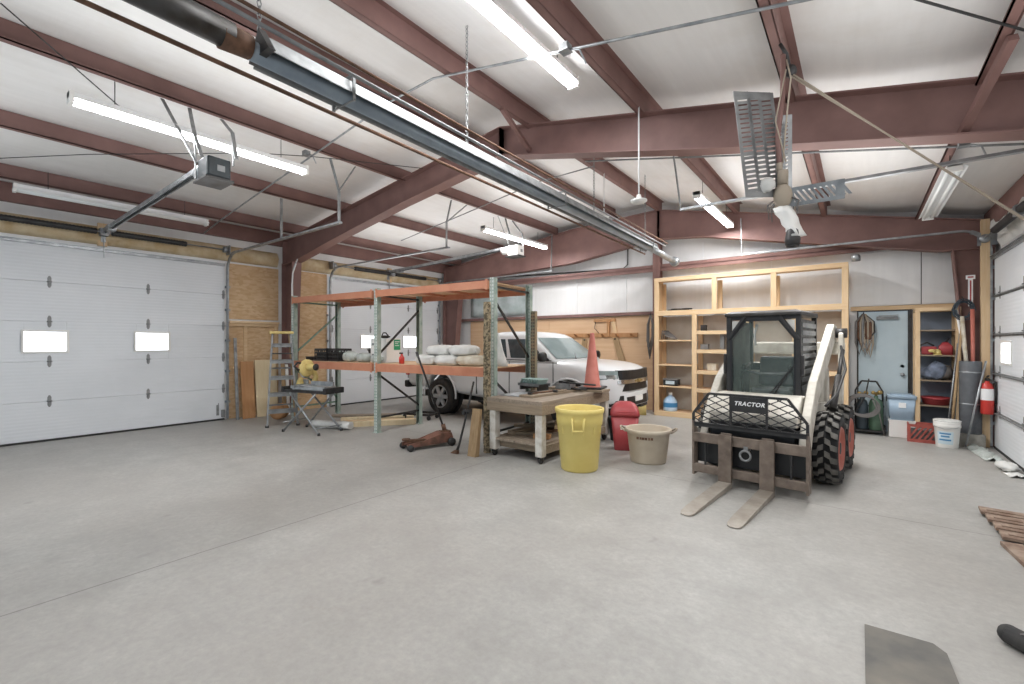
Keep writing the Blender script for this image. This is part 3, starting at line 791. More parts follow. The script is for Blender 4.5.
def onrack(name, label, cat, x, y, rz=0., group=None, z=DK): return thing(name, label, cat, rk(x, y, z), RA + rz, group)

# rusty bark-like sheaths tied to the right-hand posts
def sheath(x, y, z0, z1, w, seed, label):
    g = random.Random(seed); m = M(); n = 10; rings = []
    for k in range(26):
        z = z0 + (z1 - z0) * k / 25
        rings.append([(x + (w + g.uniform(-.005, .005)) * math.cos(2 * PI * j / n), y + (w * .8 + g.uniform(-.005, .005)) * math.sin(2 * PI * j / n), z) for j in range(n)])
    m.loft(rings, False)
    m.T = Matrix.Identity(4); m.v = [RT @ v for v in m.v]
    return tag(m.build('spare_post', 'bark'), label, 'post')
sheath(2.36, -.115, .004, 2.07, .055, 1, 'rusty spare post standing against the nearest rack upright')
def perfpost(x, y, zt, label, mt):
    t = thing('spare_upright', label, 'post', rk(x, y, 0), RA)
    m = M(); m.box(-.04, .04, -.035, -.029, 0, zt); m.box(-.04, -.034, -.035, .035, 0, zt); m.box(.034, .04, -.035, .035, 0, zt); m.build('channel', mt, t)
perfpost(2.48, .98, 2.0, 'rusty slotted spare upright beside the far right rack upright', 'rust_slotted')

# goods on the lower deck
def crate(label, x, y, rz):
    t = onrack('plastic_crate', label, 'crate', x, y, rz, 'black crates on the rack')
    w, d, h = .16, .14, .23; m = M()
    m.box(-w, w, -d, d, 0, .012)
    for s_ in (-1, 1):
        for z in (.0, .07, .14, .195):
            m.box(-w, w, s_ * d - .006, s_ * d + .006, z, z + (.04 if z > .15 else .03)); m.box(s_ * w - .006, s_ * w + .006, -d, d, z, z + (.04 if z > .15 else .03))
        for k in range(7):
            x_ = -w + 2 * w * k / 6; m.box(x_ - .008, x_ + .008, s_ * d - .005, s_ * d + .005, 0, h)
        for k in range(5):
            y_ = -d + 2 * d * k / 4; m.box(s_ * w - .005, s_ * w + .005, y_ - .008, y_ + .008, 0, h)
    m.build('crate_body', 'black', t); M().box(-w + .02, w - .02, -d + .02, d - .02, .012, .17).build('crate_liner', 'cable_black', t)
    return t
crate('black ventilated crate on the rack deck, first from the strand board', -1.72, .3, R(3))
crate('black ventilated crate on the rack deck, second from the strand board', -1.36, .32, R(-5))
m = M(); m.v = []; 
t = onrack('dark_case', 'flat dark case lying on the rack deck behind the saw', 'case', -2.05, .3, 0)
M().box(-.16, .14, -.12, .12, 0, .06).build('case_body', 'steel_dark', t, bevel=.01); M().box(-.165, .145, -.125, .125, .06, .075).build('case_lid', 'black', t, bevel=.005); M().path([(-.06, -.125, .04), (-.06, -.16, .045), (.04, -.16, .045), (.04, -.125, .04)], .008, 6).build('case_handle', 'black', t)
def bag(name, label, x, y, r, mt, seed, rz=0, group=None, cat='bag', z=DK, flat=None, pw=.75, jit=.09):
    m = M(); m.blob((0, 0, r[2] * .92), r, 16, 10, jit, seed, r[2] * .92, pw)
    t = onrack(name, label, cat, x, y, rz, group, z)
    m.build('bag_body', mt, t, sub=1)
    m = M(); g = random.Random(seed + 9); a = r[0] * .8
    m.loft([[(a + .02 * k, (.05 - .012 * k) * math.cos(q) + g.uniform(-.006, .006), r[2] * .9 + (.02 + .006 * k) * math.sin(q)) for q in [2 * PI * j / 8 for j in range(8)]] for k in range(4)], True)
    m.build('bag_end', mt, t)
    return t
bag('plastic_bag', 'milky plastic bag of parts just right of the black crates', -1.0, .28, (.15, .13, .1), 'clear_bag', 11, 0, 'clear bags on the rack')
bag('plastic_bag', 'milky plastic bag of parts between the other clear bag and the green upright', -.62, .3, (.17, .13, .085), 'clear_bag', 12, .3, 'clear bags on the rack')
bag('plastic_bag', 'small milky plastic bag right against the middle green upright', -.25, .26, (.14, .11, .075), 'clear_bag', 13, -.2, 'clear bags on the rack')
t = onrack('dark_tub', 'dark tub on the rack deck behind the clear bags', 'tub', -.72, .66, 0)
M().lathe([(0, 0), (.13, 0), (.16, .2), (.175, .2), (.175, .225), (.15, .225), (.12, .02), (0, .02)], 20).build('tub_body', 'cable_black', t); M().path([(-.17, 0, .21), (-.15, -.13, .3), (.15, -.13, .3), (.17, 0, .21)], .005, 6).build('tub_handle', 'steel_dark', t)
t = onrack('cardboard_box', 'white box with a green label panel on the rack deck', 'box', -.22, .42, 0)
M().box(-.2, .2, -.17, .17, 0, .42).build('box_body', 'white_plastic', t, bevel=.006); M().box(.2, .203, .0, .15, .22, .4).build('green_label', 'label_green', t, label='green printed label')
m = M(); m.box(.203, .2045, .02, .13, .355, .37); m.box(.203, .2045, .02, .1, .325, .335); m.box(.203, .2045, .02, .12, .29, .3); m.build('label_lines', 'white_paint', t)
m = M(); m.box(-.16, -.09, -.1715, -.17, .3, .34); m.box(-.17, -.1, -.1715, -.17, .12, .15); m.build('box_marking', 'galv_dull', t); m = M(); m.box(-.2, .2, -.004, .004, .42, .4215); m.build('box_tape', 'ply_pale', t)
t = thing('clothes_iron', 'dark flat pointed tool lying on top of the white labelled box', 'tool', rk(-.24, .42, DK + .4225), RA + R(-10))
m = M(); m.loft([[(x, y * s_, z) for s_ in (1, -1) for y in ()] for x in ()] or [[(-.16 + .3 * k / 6, w * math.cos(a), .028 + h * math.sin(a)) for a in [2 * PI * j / 10 for j in range(10)]] for k, (w, h) in enumerate([(.01, .008), (.04, .02), (.06, .026), (.065, .028), (.06, .026), (.045, .02), (.02, .012)])], True)
m.build('tool_body', 'steel_dark', t); M().path([(.1, 0, .05), (.02, 0, .1), (-.06, 0, .1), (-.1, 0, .05)], .01, 8).build('tool_handle', 'black', t)
t = onrack('sprayer_head', 'small dark hand sprayer with red cap right of the white box', 'sprayer', .4, .2, 0)
M().lathe([(0, 0), (.045, 0), (.045, .1), (.02, .14), (.018, .16), (0, .16)], 16).build('sprayer_bottle', 'ext_red', t); M().box(-.05, .02, -.012, .012, .16, .185).build('spray_trigger', 'black', t, bevel=.004)
sacks = [(.98, .26, 0, .0), (1.4, .25, 0, .1), (1.82, .27, 0, -.06), (1.18, .3, 1, .12), (1.64, .3, 1, -.1)]
slab = ['white paper sack at the left end of the bottom row', 'white paper sack in the middle of the bottom row, slumped', 'tan and white paper sack at the right end of the bottom row',
        'white paper sack lying on the left part of the sack heap', 'white paper sack lying across the top right of the heap']
for i, (x, y, l, rz) in enumerate(sacks):
    bag('paper_sack', slab[i] + ' on the rack', x, y, (.23, .2, .085), 'paper_tan' if i == 2 else 'paper', 20 + i, rz, 'heap of paper sacks on the rack', 'sack', DK + .15 * l, None, .6, .09)
# tall white folded sack leaning at the rack end
t = onrack('folded_sheet', 'tall white sack standing upright at the right end of the rack deck', 'sack', 2.16, .42, 0)
m = M(); rings = []
for k in range(8):
    f_ = k / 7; hw = .17 * (1 - .62 * f_ ** 1.6); hd = .1 * (1 - .7 * f_); rings.append([(-.04 * f_ + hw * math.copysign(abs(math.cos(a)) ** .7, math.cos(a)), hd * math.sin(a) + .02 * math.sin(3 * a + k), .46 * f_) for a in [2 * PI * j / 14 for j in range(14)]])
m.loft(rings, True); m.build('sack_body', 'paper', t); M().prism([(-.09, .43), (.03, .45), (.02, .5), (-.1, .49)], -.012, .012, 'y').build('sack_fold', 'paper', t)

# ---------------------------------------------------------------- things by the left column
def ladder():
    t = thing('step_ladder', 'folding step ladder with yellow top cap by the left column', 'step ladder', (-8.45, 4.08, 0), R(68))
    h = 1.72
    for s_ in (-1, 1):
        M().bar((s_ * .25, -.2, 0), (s_ * .15, .1, h - .05), .03, .075).build('front_rail', 'galv_dull', t)
        M().bar((s_ * .24, .22, 0), (s_ * .13, .14, h - .05), .025, .05).build('rear_rail', 'pine_old_z', t)
        M().box(s_ * .25 - .03, s_ * .25 + .03, -.25, -.15, 0, .03).build('ladder_foot', 'black_rubber', t)
    for k in range(1, 6):
        f_ = k / 5.8; z = h * f_; y = -.2 + .3 * f_; w = .25 - .1 * f_
        m = M(); m.box(-w, w, y - .05, y + .05, z - .012, z + .012); m.box(-w, w, y - .05, y - .044, z - .06, z); m.build('step', 'galv_dull', t)
    for k in (1, 3): z = h * k / 5; M().bar((-.23 + .02 * k, .22 - .016 * k, z), (.23 - .02 * k, .22 - .016 * k, z), .02, .03).build('rear_brace', 'galv_dull', t)
    M().box(-.2, .2, .03, .2, h - .05, h).build('top_cap', 'yellow_tool', t, bevel=.01, label='yellow top cap')
    M().box(-.16, .16, -.16, .02, h - .42, h - .4).build('tool_shelf', 'steel_dark', t, bevel=.004)
ladder()
def leaning(name, label, cat, y, w, h, th, mt, x0=None, lean=.12, xb=XL + .3):
    """board standing on the floor and leaning on the left wall"""
    t = M(); xa = xb; xt = xb - lean - th
    t.prism([(xa - th, 0.002), (xa, 0.002), (xt + th, h), (xt, h)], y - w / 2, y + w / 2, 'y')
    return tag(t.build(name, mt, bevel=.003), label, cat)
leaning('board', 'orange stained board leaning on the strand board left of the ladder', 'board', 4.02, .24, 1.13, .025, 'wood_orange')
leaning('board', 'wide pale board leaning on the wall between the orange board and ladder', 'board', 4.38, .42, 1.15, .02, 'ply_pale')
leaning('pipe_strip', 'narrow grey metal channel leaning at the door end of the boards', 'channel', 3.81, .05, 1.6, .03, 'galv')
leaning('board', 'thin weathered strip of wood leaning closest to the ladder', 'board', 4.63, .07, 1.1, .03, 'pine_old_z', lean=.1, xb=XL + .5)
leaning('board', 'pale narrow trim board leaning just behind the ladder', 'board', 4.71, .06, 1.05, .02, 'white_plastic', lean=.1, xb=XL + .5)
t = thing('metal_basket', 'small round wooden drum lid leaning under the ladder', 'lid', (-9.12, 4.36, 0), R(40)); t['label'] = 'round wooden spool on the floor behind the ladder'; t['category'] = 'spool'; t.name = 'wooden_spool'
M().lathe([(.03, -.1), (.15, -.1), (.15, -.075), (.06, -.07), (.06, .07), (.15, .075), (.15, .1), (.03, .1), (.03, -.1)], 24, (0, 0, .151), 'y').build('spool_body', 'wood_orange', t)
# vertical pipes and cords on the column
for k, (y, z0, z1, mt, lb) in enumerate(((4.72, .9, 3.1, 'galv', 'grey conduit running down the left column'), (4.69, 1.3, 3.0, 'white_paint', 'white conduit beside the grey one on the left column'))):
    run('column_conduit', lb, [(-9.3 + .03 * k, y, z0), (-9.32 + .03 * k, y, z1 - .3), (-9.25 + .03 * k, y - .02, z1 - .08), (-9.05, y - .04, z1 + .1)], .014, mt)

def miter_saw():
    t = thing('saw_stand', 'folding saw stand with crossed metal legs in front of the rack', 'saw stand', (-7.42, 4.1, 0), R(12))
    for y, in ((-.22,), (.22,)):
        pass
    for s_ in (-1, 1):
        for e in (-1, 1):
            M().tube((-.42 * e, .24 * s_, .015), (.3 * e, .2 * s_, .66), .017, n=10).build('leg', 'galv', t)
            M().lathe([(0, 0), (.024, 0), (.02, .04), (0, .04)], 10, (-.42 * e, .24 * s_, 0)).build('rubber_foot', 'black_rubber', t)
        m = M(); m.bar((-.5, .17 * s_, .69), (.5, .17 * s_, .69), .04, .045); m.build('side_rail', 'steel_dark', t)
    m = M()
    for x in (-.38, 0., .38): m.tube((x, -.17, .69), (x, .17, .69), .012, n=8)
    m.tube((-.42, -.24, .16), (-.42, .24, .16), .01, n=8); m.tube((.3, -.24, .1), (.42, .24, .1), .01, n=8)
    m.build('cross_bar', 'galv', t)
    for x in (-.5, .48): M().box(x - .02, x + .04, -.2, .2, .665, .76).build('end_stop', 'black', t, bevel=.006)
    c = thing('miter_saw', 'yellow mitre saw with silver table sitting on the folding stand', 'mitre saw', (-7.42, 4.1, .7135), R(12))
    m = M(); m.box(-.3, .45, -.16, .1, 0, .07); m.build('saw_table', 'alu', c, bevel=.006)
    m = M(); m.lathe([(0, .07), (.15, .07), (.15, .085), (0, .085)], 24, (-.1, -.05, 0)); m.prism([(-.13, -.2), (-.07, -.2), (-.06, -.32), (-.14, -.32)], .04, .085, 'z'); m.build('turntable', 'galv', c)
    m = M(); m.box(-.3, -.14, .02, .05, .07, .16); m.box(-.06, .45, .02, .05, .07, .14); m.build('fence', 'galv', c, bevel=.003)
    m = M(); m.path([(-.1, .1, .05), (-.1, .16, .2), (-.1, .1, .33), (-.12, .02, .42)], [.05, .045, .045, .05], 12); m.build('saw_arm', 'yellow_tool', c)
    m = M(); m.lathe([(0, -.03), (.13, -.03), (.15, -.01), (.15, .02), (.13, .035), (0, .035)], 24, (-.12, -.02, .36), 'x'); m.build('blade_guard', 'yellow_tool', c)
    M().lathe([(0, -.0015), (.125, -.0015), (.125, .0015), (0, .0015)], 32, (-.12, -.03, .31), 'x').build('saw_blade', 'alu', c)
    m = M(); m.lathe([(0, 0), (.06, 0), (.062, .05), (.05, .1), (.048, .19), (0, .19)], 18, (-.09, -.02, .38), 'x'); m.build('saw_motor', 'yellow_tool', c)
    M().lathe([(.0, -.01), (.055, -.01), (.06, .01), (.03, .03), (0, .03)], 16, (.1, -.02, .38), 'x').build('motor_cap', 'steel_dark', c)
    m = M(); m.path([(-.12, -.1, .44), (-.12, -.2, .46), (-.12, -.26, .4), (-.12, -.2, .34), (-.12, -.12, .34)], .018, 8); m.build('handle', 'black', c)
    m = M(); m.blob((-.3, .02, .06), (.07, .09, .13), 10, 8, .05, 4); m.build('dust_bag', 'yellow_tool', c)
miter_saw()

# lumber and wraps on the floor under and behind the rack
def floorboard(label, p, q, w, h, mt, name='timber'):
    tag(M().bar((p[0], p[1], h / 2 + p[2]), (q[0], q[1], h / 2 + q[2]), w, h).build(name, mt, bevel=.003), label, 'timber')
floorboard('pale square timber on the floor nearest the camera under the rack', (-7.35, 4.62, 0), (-6.55, 5.62, 0), .09, .09, 'ply_pale')
floorboard('pale timber lying behind the nearest one under the rack', (-7.65, 4.85, 0), (-6.75, 5.85, 0), .14, .05, 'pine')
floorboard('third pale timber on the floor towards the far door', (-8.0, 5.0, 0), (-7.1, 6.05, 0), .14, .05, 'ply_pale')
floorboard('weathered plank flat on the floor near the far door', (-8.5, 5.1, 0), (-7.55, 6.1, 0), .2, .04, 'pine_old')
t = thing('film_roll', 'crumpled white plastic sheet rolled on the floor under the saw', 'plastic sheet', (-7.36, 4.42, 0), R(20))
m = M(); g = random.Random(8); m.loft([[(x, (.08 + g.uniform(-.015, .02)) * math.cos(a), .075 + (.07 + g.uniform(-.012, .004)) * math.sin(a)) for a in [2 * PI * j / 12 for j in range(12)]] for x in [-.4 + .1 * k for k in range(9)]], True); m.build('sheet_roll', 'paper', t)
t = thing('rolling_dolly', 'low dark metal dolly frame on the floor beneath the rack', 'dolly', (-6.95, 6.1, 0), R(15))
m = M()
for y in (-.15, .15): m.bar((-.3, y, .1), (.3, y, .1), .04, .04)
for x in (-.3, .3): m.bar((x, -.15, .1), (x, .15, .1), .04, .04)
m.build('dolly_frame', 'steel_dark', t)
for x in (-.28, .28):
    for y in (-.15, .15): M().lathe([(0, -.015), (.04, -.015), (.04, .015), (0, .015)], 14, (x, y, .04), 'y').build('caster', 'black_rubber', t)

# ---------------------------------------------------------------- workbench and its clutter
BX0, BX1, BY0, BY1, BH = -3.99, -3.1, 4.66, 6.55, .78
bench = thing('workbench', 'heavy old wooden workbench on casters with whitewashed legs', 'workbench', ((BX0 + BX1) / 2, BY0, 0), 0)
bw = (BX1 - BX0) / 2; bd = BY1 - BY0
m = M()
for k in range(4): x = -bw + 2 * bw * k / 4; m.box(x + .003, x + 2 * bw / 4 - .003, 0, bd, BH - .05, BH)
m.build('bench_top', 'pine_old', bench, bevel=.004)
m = M(); m.box(-bw, bw, .0, .045, BH - .17, BH - .05); m.box(-bw, bw, bd - .045, bd, BH - .17, BH - .05); m.box(-bw, -bw + .045, .045, bd - .045, BH - .17, BH - .05); m.box(bw - .045, bw, .045, bd - .045, BH - .17, BH - .05)
m.build('apron', 'pine_old_x', bench, bevel=.003)
leg_m = mat('whitewashed_leg', 'd3d0c8', .75, 0, 'a39787', 7., (.4, .75), .2)
for x in (-bw + .09, bw - .06):
    for y in (.06, bd - .06):
        m = M(); m.box(x - .05, x + .05, y - .05, y + .05, .09, BH - .05); lg = m.build('leg', leg_m, bench, bevel=.004)
        m = M(); m.lathe([(0, -.018), (.032, -.018), (.036, 0), (.032, .018), (0, .018)], 14, (x, y, .036), 'x'); m.box(x - .03, x - .022, y - .025, y + .025, .03, .09); m.box(x + .022, x + .03, y - .025, y + .025, .03, .09); m.box(x - .04, x + .04, y - .04, y + .04, .082, .09)
        m.build('caster', 'steel_dark', lg)
m = M()
for k in range(4): x = -bw + .06 + (2 * bw - .1) * k / 4; m.box(x, x + (2 * bw - .1) / 4 - .008, .02, bd - .02, .22, .25)
m.build('lower_shelf', 'pine_old', bench)
m = M(); m.box(-bw + .03, bw - .01, .115, .15, .12, .22); m.box(-bw + .03, bw - .01, bd - .15, bd - .115, .12, .22); m.box(-bw + .03, -bw + .07, .15, bd - .15, .12, .22); m.box(bw - .05, bw - .01, .15, bd - .15, .12, .22); m.build('shelf_rail', 'pine_old_x', bench)
def onbench(x, y, z): return ((BX0 + BX1) / 2 + x, BY0 + y, z)
# timbers on the lower shelf
g = random.Random(21)
desc = ['longest weathered offcut', 'short yellowish block', 'dark plank offcut', 'narrow lath offcut', 'thick square offcut', 'split board offcut', 'pale thin offcut']
for k, (x, y, L, w, h, a, z, mt) in enumerate([(-.2, .75, .9, .12, .05, 80, .25, 'pine_old_x'), (.22, .34, .22, .1, .06, 15, .25, 'wood_orange'), (.1, .95, .7, .16, .03, 70, .25, 'rust'), (-.05, .45, .6, .06, .03, 25, .25, 'pine_old_x'),
                                         (.22, 1.35, .5, .1, .09, 85, .25, 'pine_old_x'), (-.15, .8, .7, .14, .03, 35, .3, 'pine_old_x'), (.12, .9, .6, .08, .025, 120, .333, 'pine')]):
    m = M(); m.box(-L / 2, L / 2, -w / 2, w / 2, 0, h); o = m.build('wood_offcut', mt, bevel=.003); o.location = onbench(x, y, z + .001); o.rotation_euler[2] = R(a)
    tag(o, desc[k] + ' on the lower shelf of the workbench', 'offcut', 'offcuts on the bench shelf')
# clutter on the top
def benchboard(label, x, y, z, L, w, h, a, mt, name='board'):
    m = M(); m.box(-L / 2, L / 2, -w / 2, w / 2, 0, h); o = m.build(name, mt, bevel=.003); o.location = onbench(x, y, z); o.rotation_euler[2] = R(a); return tag(o, label, 'board')
benchboard('wide plank overhanging the cone end of the bench top', .12, 1.5, BH + .001, .9, .3, .035, 2, 'pine_old_x')
benchboard('weathered plank lying lengthwise on the bench top', .05, .75, BH + .001, 1.0, .22, .03, 86, 'pine_old_x')
benchboard('grey flat steel sheet lying on the bench top', -.26, .5, BH + .001, .34, .5, .015, 6, 'galv', 'steel_sheet')
t = thing('louvered_panel', 'teal green louvred metal panel lying on the bench', 'louvred panel', onbench(-.31, .92, BH + .032), R(-8))
m = M(); m.box(-.2, .2, -.12, .12, .07, .088); m.box(-.19, -.16, -.11, .11, 0, .07); m.box(.16, .19, -.11, .11, 0, .07); m.box(-.16, .16, -.01, .01, .03, .07); m.build('panel_base', 'steel_dark', t)
m = M()
for k in range(7): x = -.19 + .054 * k; m.prism([(x, .088), (x + .012, .088), (x + .056, .158), (x + .04, .166)], -.11, .11, 'y')
m.build('louver_row', mat('teal_louver', 'a5bdb9', .45, .1, '8aa5a2', 8.), t)
for s_ in (-1, 1): M().box(-.21, .21, s_ * .125 - .004, s_ * .125 + .004, .06, .1).build('panel_rim', 'galv_dull', t)
def bar_tool(name, label, cat, p, q, r, mt, head=None):
    t = thing(name, label, cat, p); v = Vector(q) - Vector(p); m = M(); m.tube((0, 0, r), v + Vector((0, 0, r)), r, n=10); m.build('bar', mt, t)
    if head: m = M(); m.box(-head, head, -head * .6, head * .6, 0, head * 1.1); m.build('head', 'steel_dark', t, bevel=.004)
z1 = BH + .032
bar_tool('pry_bar', 'rusty bar lying along the near bench edge', 'bar', onbench(.02, .35, z1), onbench(.08, 1.05, z1), .012, 'rust', .03)
bar_tool('pry_bar', 'dark bar lying across the middle of the bench top', 'bar', onbench(-.02, 1.25, z1 + .006), onbench(.42, 1.2, z1 + .006), .014, 'steel_dark', .035)
bar_tool('hammer', 'small hammer lying beside the louvred panel on the bench', 'hammer', onbench(.14, .8, z1), onbench(.16, 1.06, z1), .013, 'pine_old_x', .03)
bar_tool('pry_bar', 'short rusty rod lying near the cone on the bench', 'bar', onbench(.25, 1.32, z1 + .006), onbench(-.12, 1.4, z1 + .006), .012, 'rust', .022)
t = thing('traffic_cone', 'tall faded orange traffic cone standing on the far bench end', 'traffic cone', onbench(.32, 1.56, BH + .037), R(12))
m = M(); m.lathe([(.135, .03), (.12, .05), (.03, .83), (.022, .84), (.018, .83), (.1, .06)], 28); m.build('cone_body', 'cone', t)
M().box(-.19, .19, -.19, .19, 0, .03).build('cone_base', 'trim_black', t, bevel=.02)
bar_tool('clamp_bar', 'dark bar clamp resting against the cone on the bench', 'clamp', onbench(-.06, 1.28, BH + .12), onbench(.5, 1.32, BH + .1), .014, 'steel_dark', .03)
t = thing('toolbox', 'low grey open tray of parts under the clamp on the bench', 'tray', onbench(.02, 1.28, BH + .0365), R(4)); 
m = M(); m.box(-.12, .12, -.1, .1, 0, .008); [m.box(*q) for q in ((-.12, .12, -.1, -.092, 0, .08), (-.12, .12, .092, .1, 0, .08), (-.12, -.112, -.1, .1, 0, .08), (.112, .12, -.1, .1, 0, .08))]; m.build('tray_body', 'galv_dull', t)
# a thick board and a steel-tipped bar leaning on the bench corner
tag(M().prism([(4.46, 0), (4.54, 0), (4.6, .62), (4.56, .62)], -4.16, -4.02, 'x').build('board', 'pine_old_z'), 'short thick plank leaning at the left bench corner', 'board')
t = thing('breaker_bar', 'dark pry bar with rusty foot leaning towards the left bench corner', 'pry bar', (-4.36, 4.46, 0))
M().path([(0, 0, .02), (.03, .02, .12), (.1, .08, .5), (.17, .16, .98)], [.022, .016, .014, .014], 10).build('bar', 'steel_dark', t)
m = M(); m.prism([(-.1, 0), (.02, .0), (.03, .05), (-.02, .05)], -.025, .025, 'y'); m.build('foot', 'rust', t, label='rusty claw foot')
m = M(); m.box(.06, .2, .07, .11, .57, .61); m.box(.05, .09, .06, .12, .53, .58); m.build('crank', 'steel_dark', t)

# floor jack
def floor_jack():
    t = thing('floor_jack', 'worn reddish floor jack with long black handle on the floor', 'floor jack', (-4.97, 4.5, 0), R(74))
    # local +x = rear (handle end)
    for s_ in (-1, 1):
        m = M(); m.prism([(-.36, .045), (-.36, .1), (-.1, .12), (.2, .2), (.33, .19), (.36, .1), (.33, .05)], s_ * .1 - .008, s_ * .1 + .008, 'y'); m.build('side_plate', 'rust_red', t, bevel=.003)
    m = M(); m.prism([(-.34, .07), (-.1, .1), (.18, .2), (.3, .2), (.3, .17), (.18, .165), (-.1, .07)], -.092, .092, 'y'); m.build('cover_plate', 'rust_red', t)
    m = M(); m.bar((-.02, 0, .1), (-.34, 0, .13), .07, .04); m.lathe([(0, .0), (.055, 0), (.06, .025), (.04, .03), (0, .022)], 16, (-.34, 0, .135)); m.build('lift_arm', 'rust', t)
    for x, r, yw in ((-.33, .045, .13), (.31, .06, .14)):
        for s_ in (-1, 1): M().lathe([(0, -.02), (r, -.02), (r, .02), (0, .02)], 16, (x, s_ * yw, r), 'y').build('wheel', 'steel_dark', t)
    m = M(); m.tube((-.33, -.13, .045), (-.33, .13, .045), .012, n=8); m.tube((.31, -.14, .06), (.31, .14, .06), .012, n=8); m.build('axle', 'steel_dark', t)
    m = M(); m.tube((.27, 0, .2), (.25, .02, .3), .032, n=12); m.box(.2, .34, -.06, .06, .15, .21); m.build('handle_socket', 'rust', t)
    h = M(); h.path([(.26, .01, .24), (.0, .27, 1.22), (-.04, .31, 1.37)], [.015, .015, .019], 10); h.build('jack_handle', 'black', t)
floor_jack()

# ---------------------------------------------------------------- bins
def round_bin():
    t = thing('trash_can', 'large round yellow plastic trash can in front of the workbench', 'trash can', (-2.68, 4.84, 0), R(10)); t.scale = (1.03, 1.03, 1.06)
    m = M(); m.lathe([(0, .0), (.205, .0), (.215, .02), (.252, .5), (.262, .51), (.27, .58), (.27, .63), (.278, .64), (.285, .66), (.285, .69), (.27, .695), (.262, .68), (.2, .03), (0, .03)], 40); m.build('can_body', 'yellow_can', t)
    m = M()
    for k in range(12):
        a = 2 * PI * k / 12; m.bar((.245 * math.cos(a), .245 * math.sin(a), .42), (.262 * math.cos(a), .262 * math.sin(a), .64), .012, .012, (math.cos(a), math.sin(a), 0))
    m.build('rib', 'yellow_can', t)
    for s_ in (0, PI):
        a = s_ - R(74); c, d = math.cos(a), math.sin(a); n_ = Vector((c, d, 0)); q = Vector((-d, c, 0)); m = M()
        m.path([n_ * .262 + q * .07 + Vector((0, 0, .6)), n_ * .3 + q * .065 + Vector((0, 0, .59)), n_ * .3 + q * .06 + Vector((0, 0, .47)), n_ * .3 - q * .06 + Vector((0, 0, .47)), n_ * .3 - q * .065 + Vector((0, 0, .59)), n_ * .262 - q * .07 + Vector((0, 0, .6))], .013, 8)
        m.build('can_handle', 'yellow_can', t)
round_bin()
t = thing('trash_can', 'slim red plastic trash can with domed flap lid behind the tan tub', 'trash can', (-2.66, 6.12, 0), R(25))
def rrect(w, d, r, z, n=5):
    out = []
    for cx, cy, a0 in ((w - r, d - r, 0), (-w + r, d - r, 90), (-w + r, -d + r, 180), (w - r, -d + r, 270)):
        for k in range(n): a = R(a0 + 90 * k / (n - 1)); out.append((cx + r * math.cos(a), cy + r * math.sin(a), z))
    return out
M().loft([rrect(.14, .12, .04, 0), rrect(.145, .125, .04, .01), rrect(.19, .165, .05, .48)], True).build('can_body', 'red_plastic', t)
m = M(); m.loft([rrect(.2, .175, .055, .48), rrect(.2, .175, .055, .52), rrect(.185, .155, .06, .58), rrect(.14, .1, .05, .645), rrect(.08, .05, .03, .675)], True); m.build('dome_lid', 'red_plastic', t, label='domed red lid')
m = M(); m.prism([(-.17, .535), (-.05, .66), (-.04, .67), (-.17, .55)], -.11, .11, 'x'); m.build('flap', 'red_plastic', t); M().box(-.06, .06, -.157, -.15, .3, .36).build('emblem', 'white_paint', t, label='small pale mark')
t = thing('bucket', 'dark bucket on the floor between yellow and red trash cans', 'bucket', (-2.98, 6.62, 0))
M().lathe([(0, 0), (.12, 0), (.15, .33), (.16, .33), (.16, .36), (.14, .36), (.115, .02), (0, .02)], 22).build('bucket_body', 'motor', t); M().path([(-.155, 0, .34), (-.12, -.1, .41), (.12, -.1, .41), (.155, 0, .34)], .005, 6).build('bail_handle', 'steel_dark', t)
t = thing('round_tub', 'tan round plastic tub with rope handles and worn lettering', 'tub', (-2.15, 5.68, 0), R(20))
M().lathe([(0, 0), (.215, 0), (.22, .02), (.262, .36), (.27, .37), (.285, .38), (.285, .42), (.272, .425), (.265, .41), (.215, .03), (0, .03)], 40).build('tub_body', 'tan_plastic', t)
for s_ in (1, -1):
    m = M(); m.path([(s_ * .27, -.07, .38), (s_ * .335, -.065, .42), (s_ * .345, 0, .43), (s_ * .335, .065, .42), (s_ * .27, .07, .38)], .012, 8); m.build('rope_handle', 'rope', t)
m = M()
for k, (a, w) in enumerate(((-118, .03), (-110, .02), (-103, .035), (-95, .03), (-87, .02), (-80, .03))):
    c, d = math.cos(R(a)), math.sin(R(a)); q = Vector((-d, c, 0)); p = Vector((c, d, 0)) * .2615 + Vector((0, 0, .33)); m.bar(p - q * w / 2, p + q * w / 2, .004, .03)
m.build('worn_lettering', 'rust', t, label='worn brown lettering')

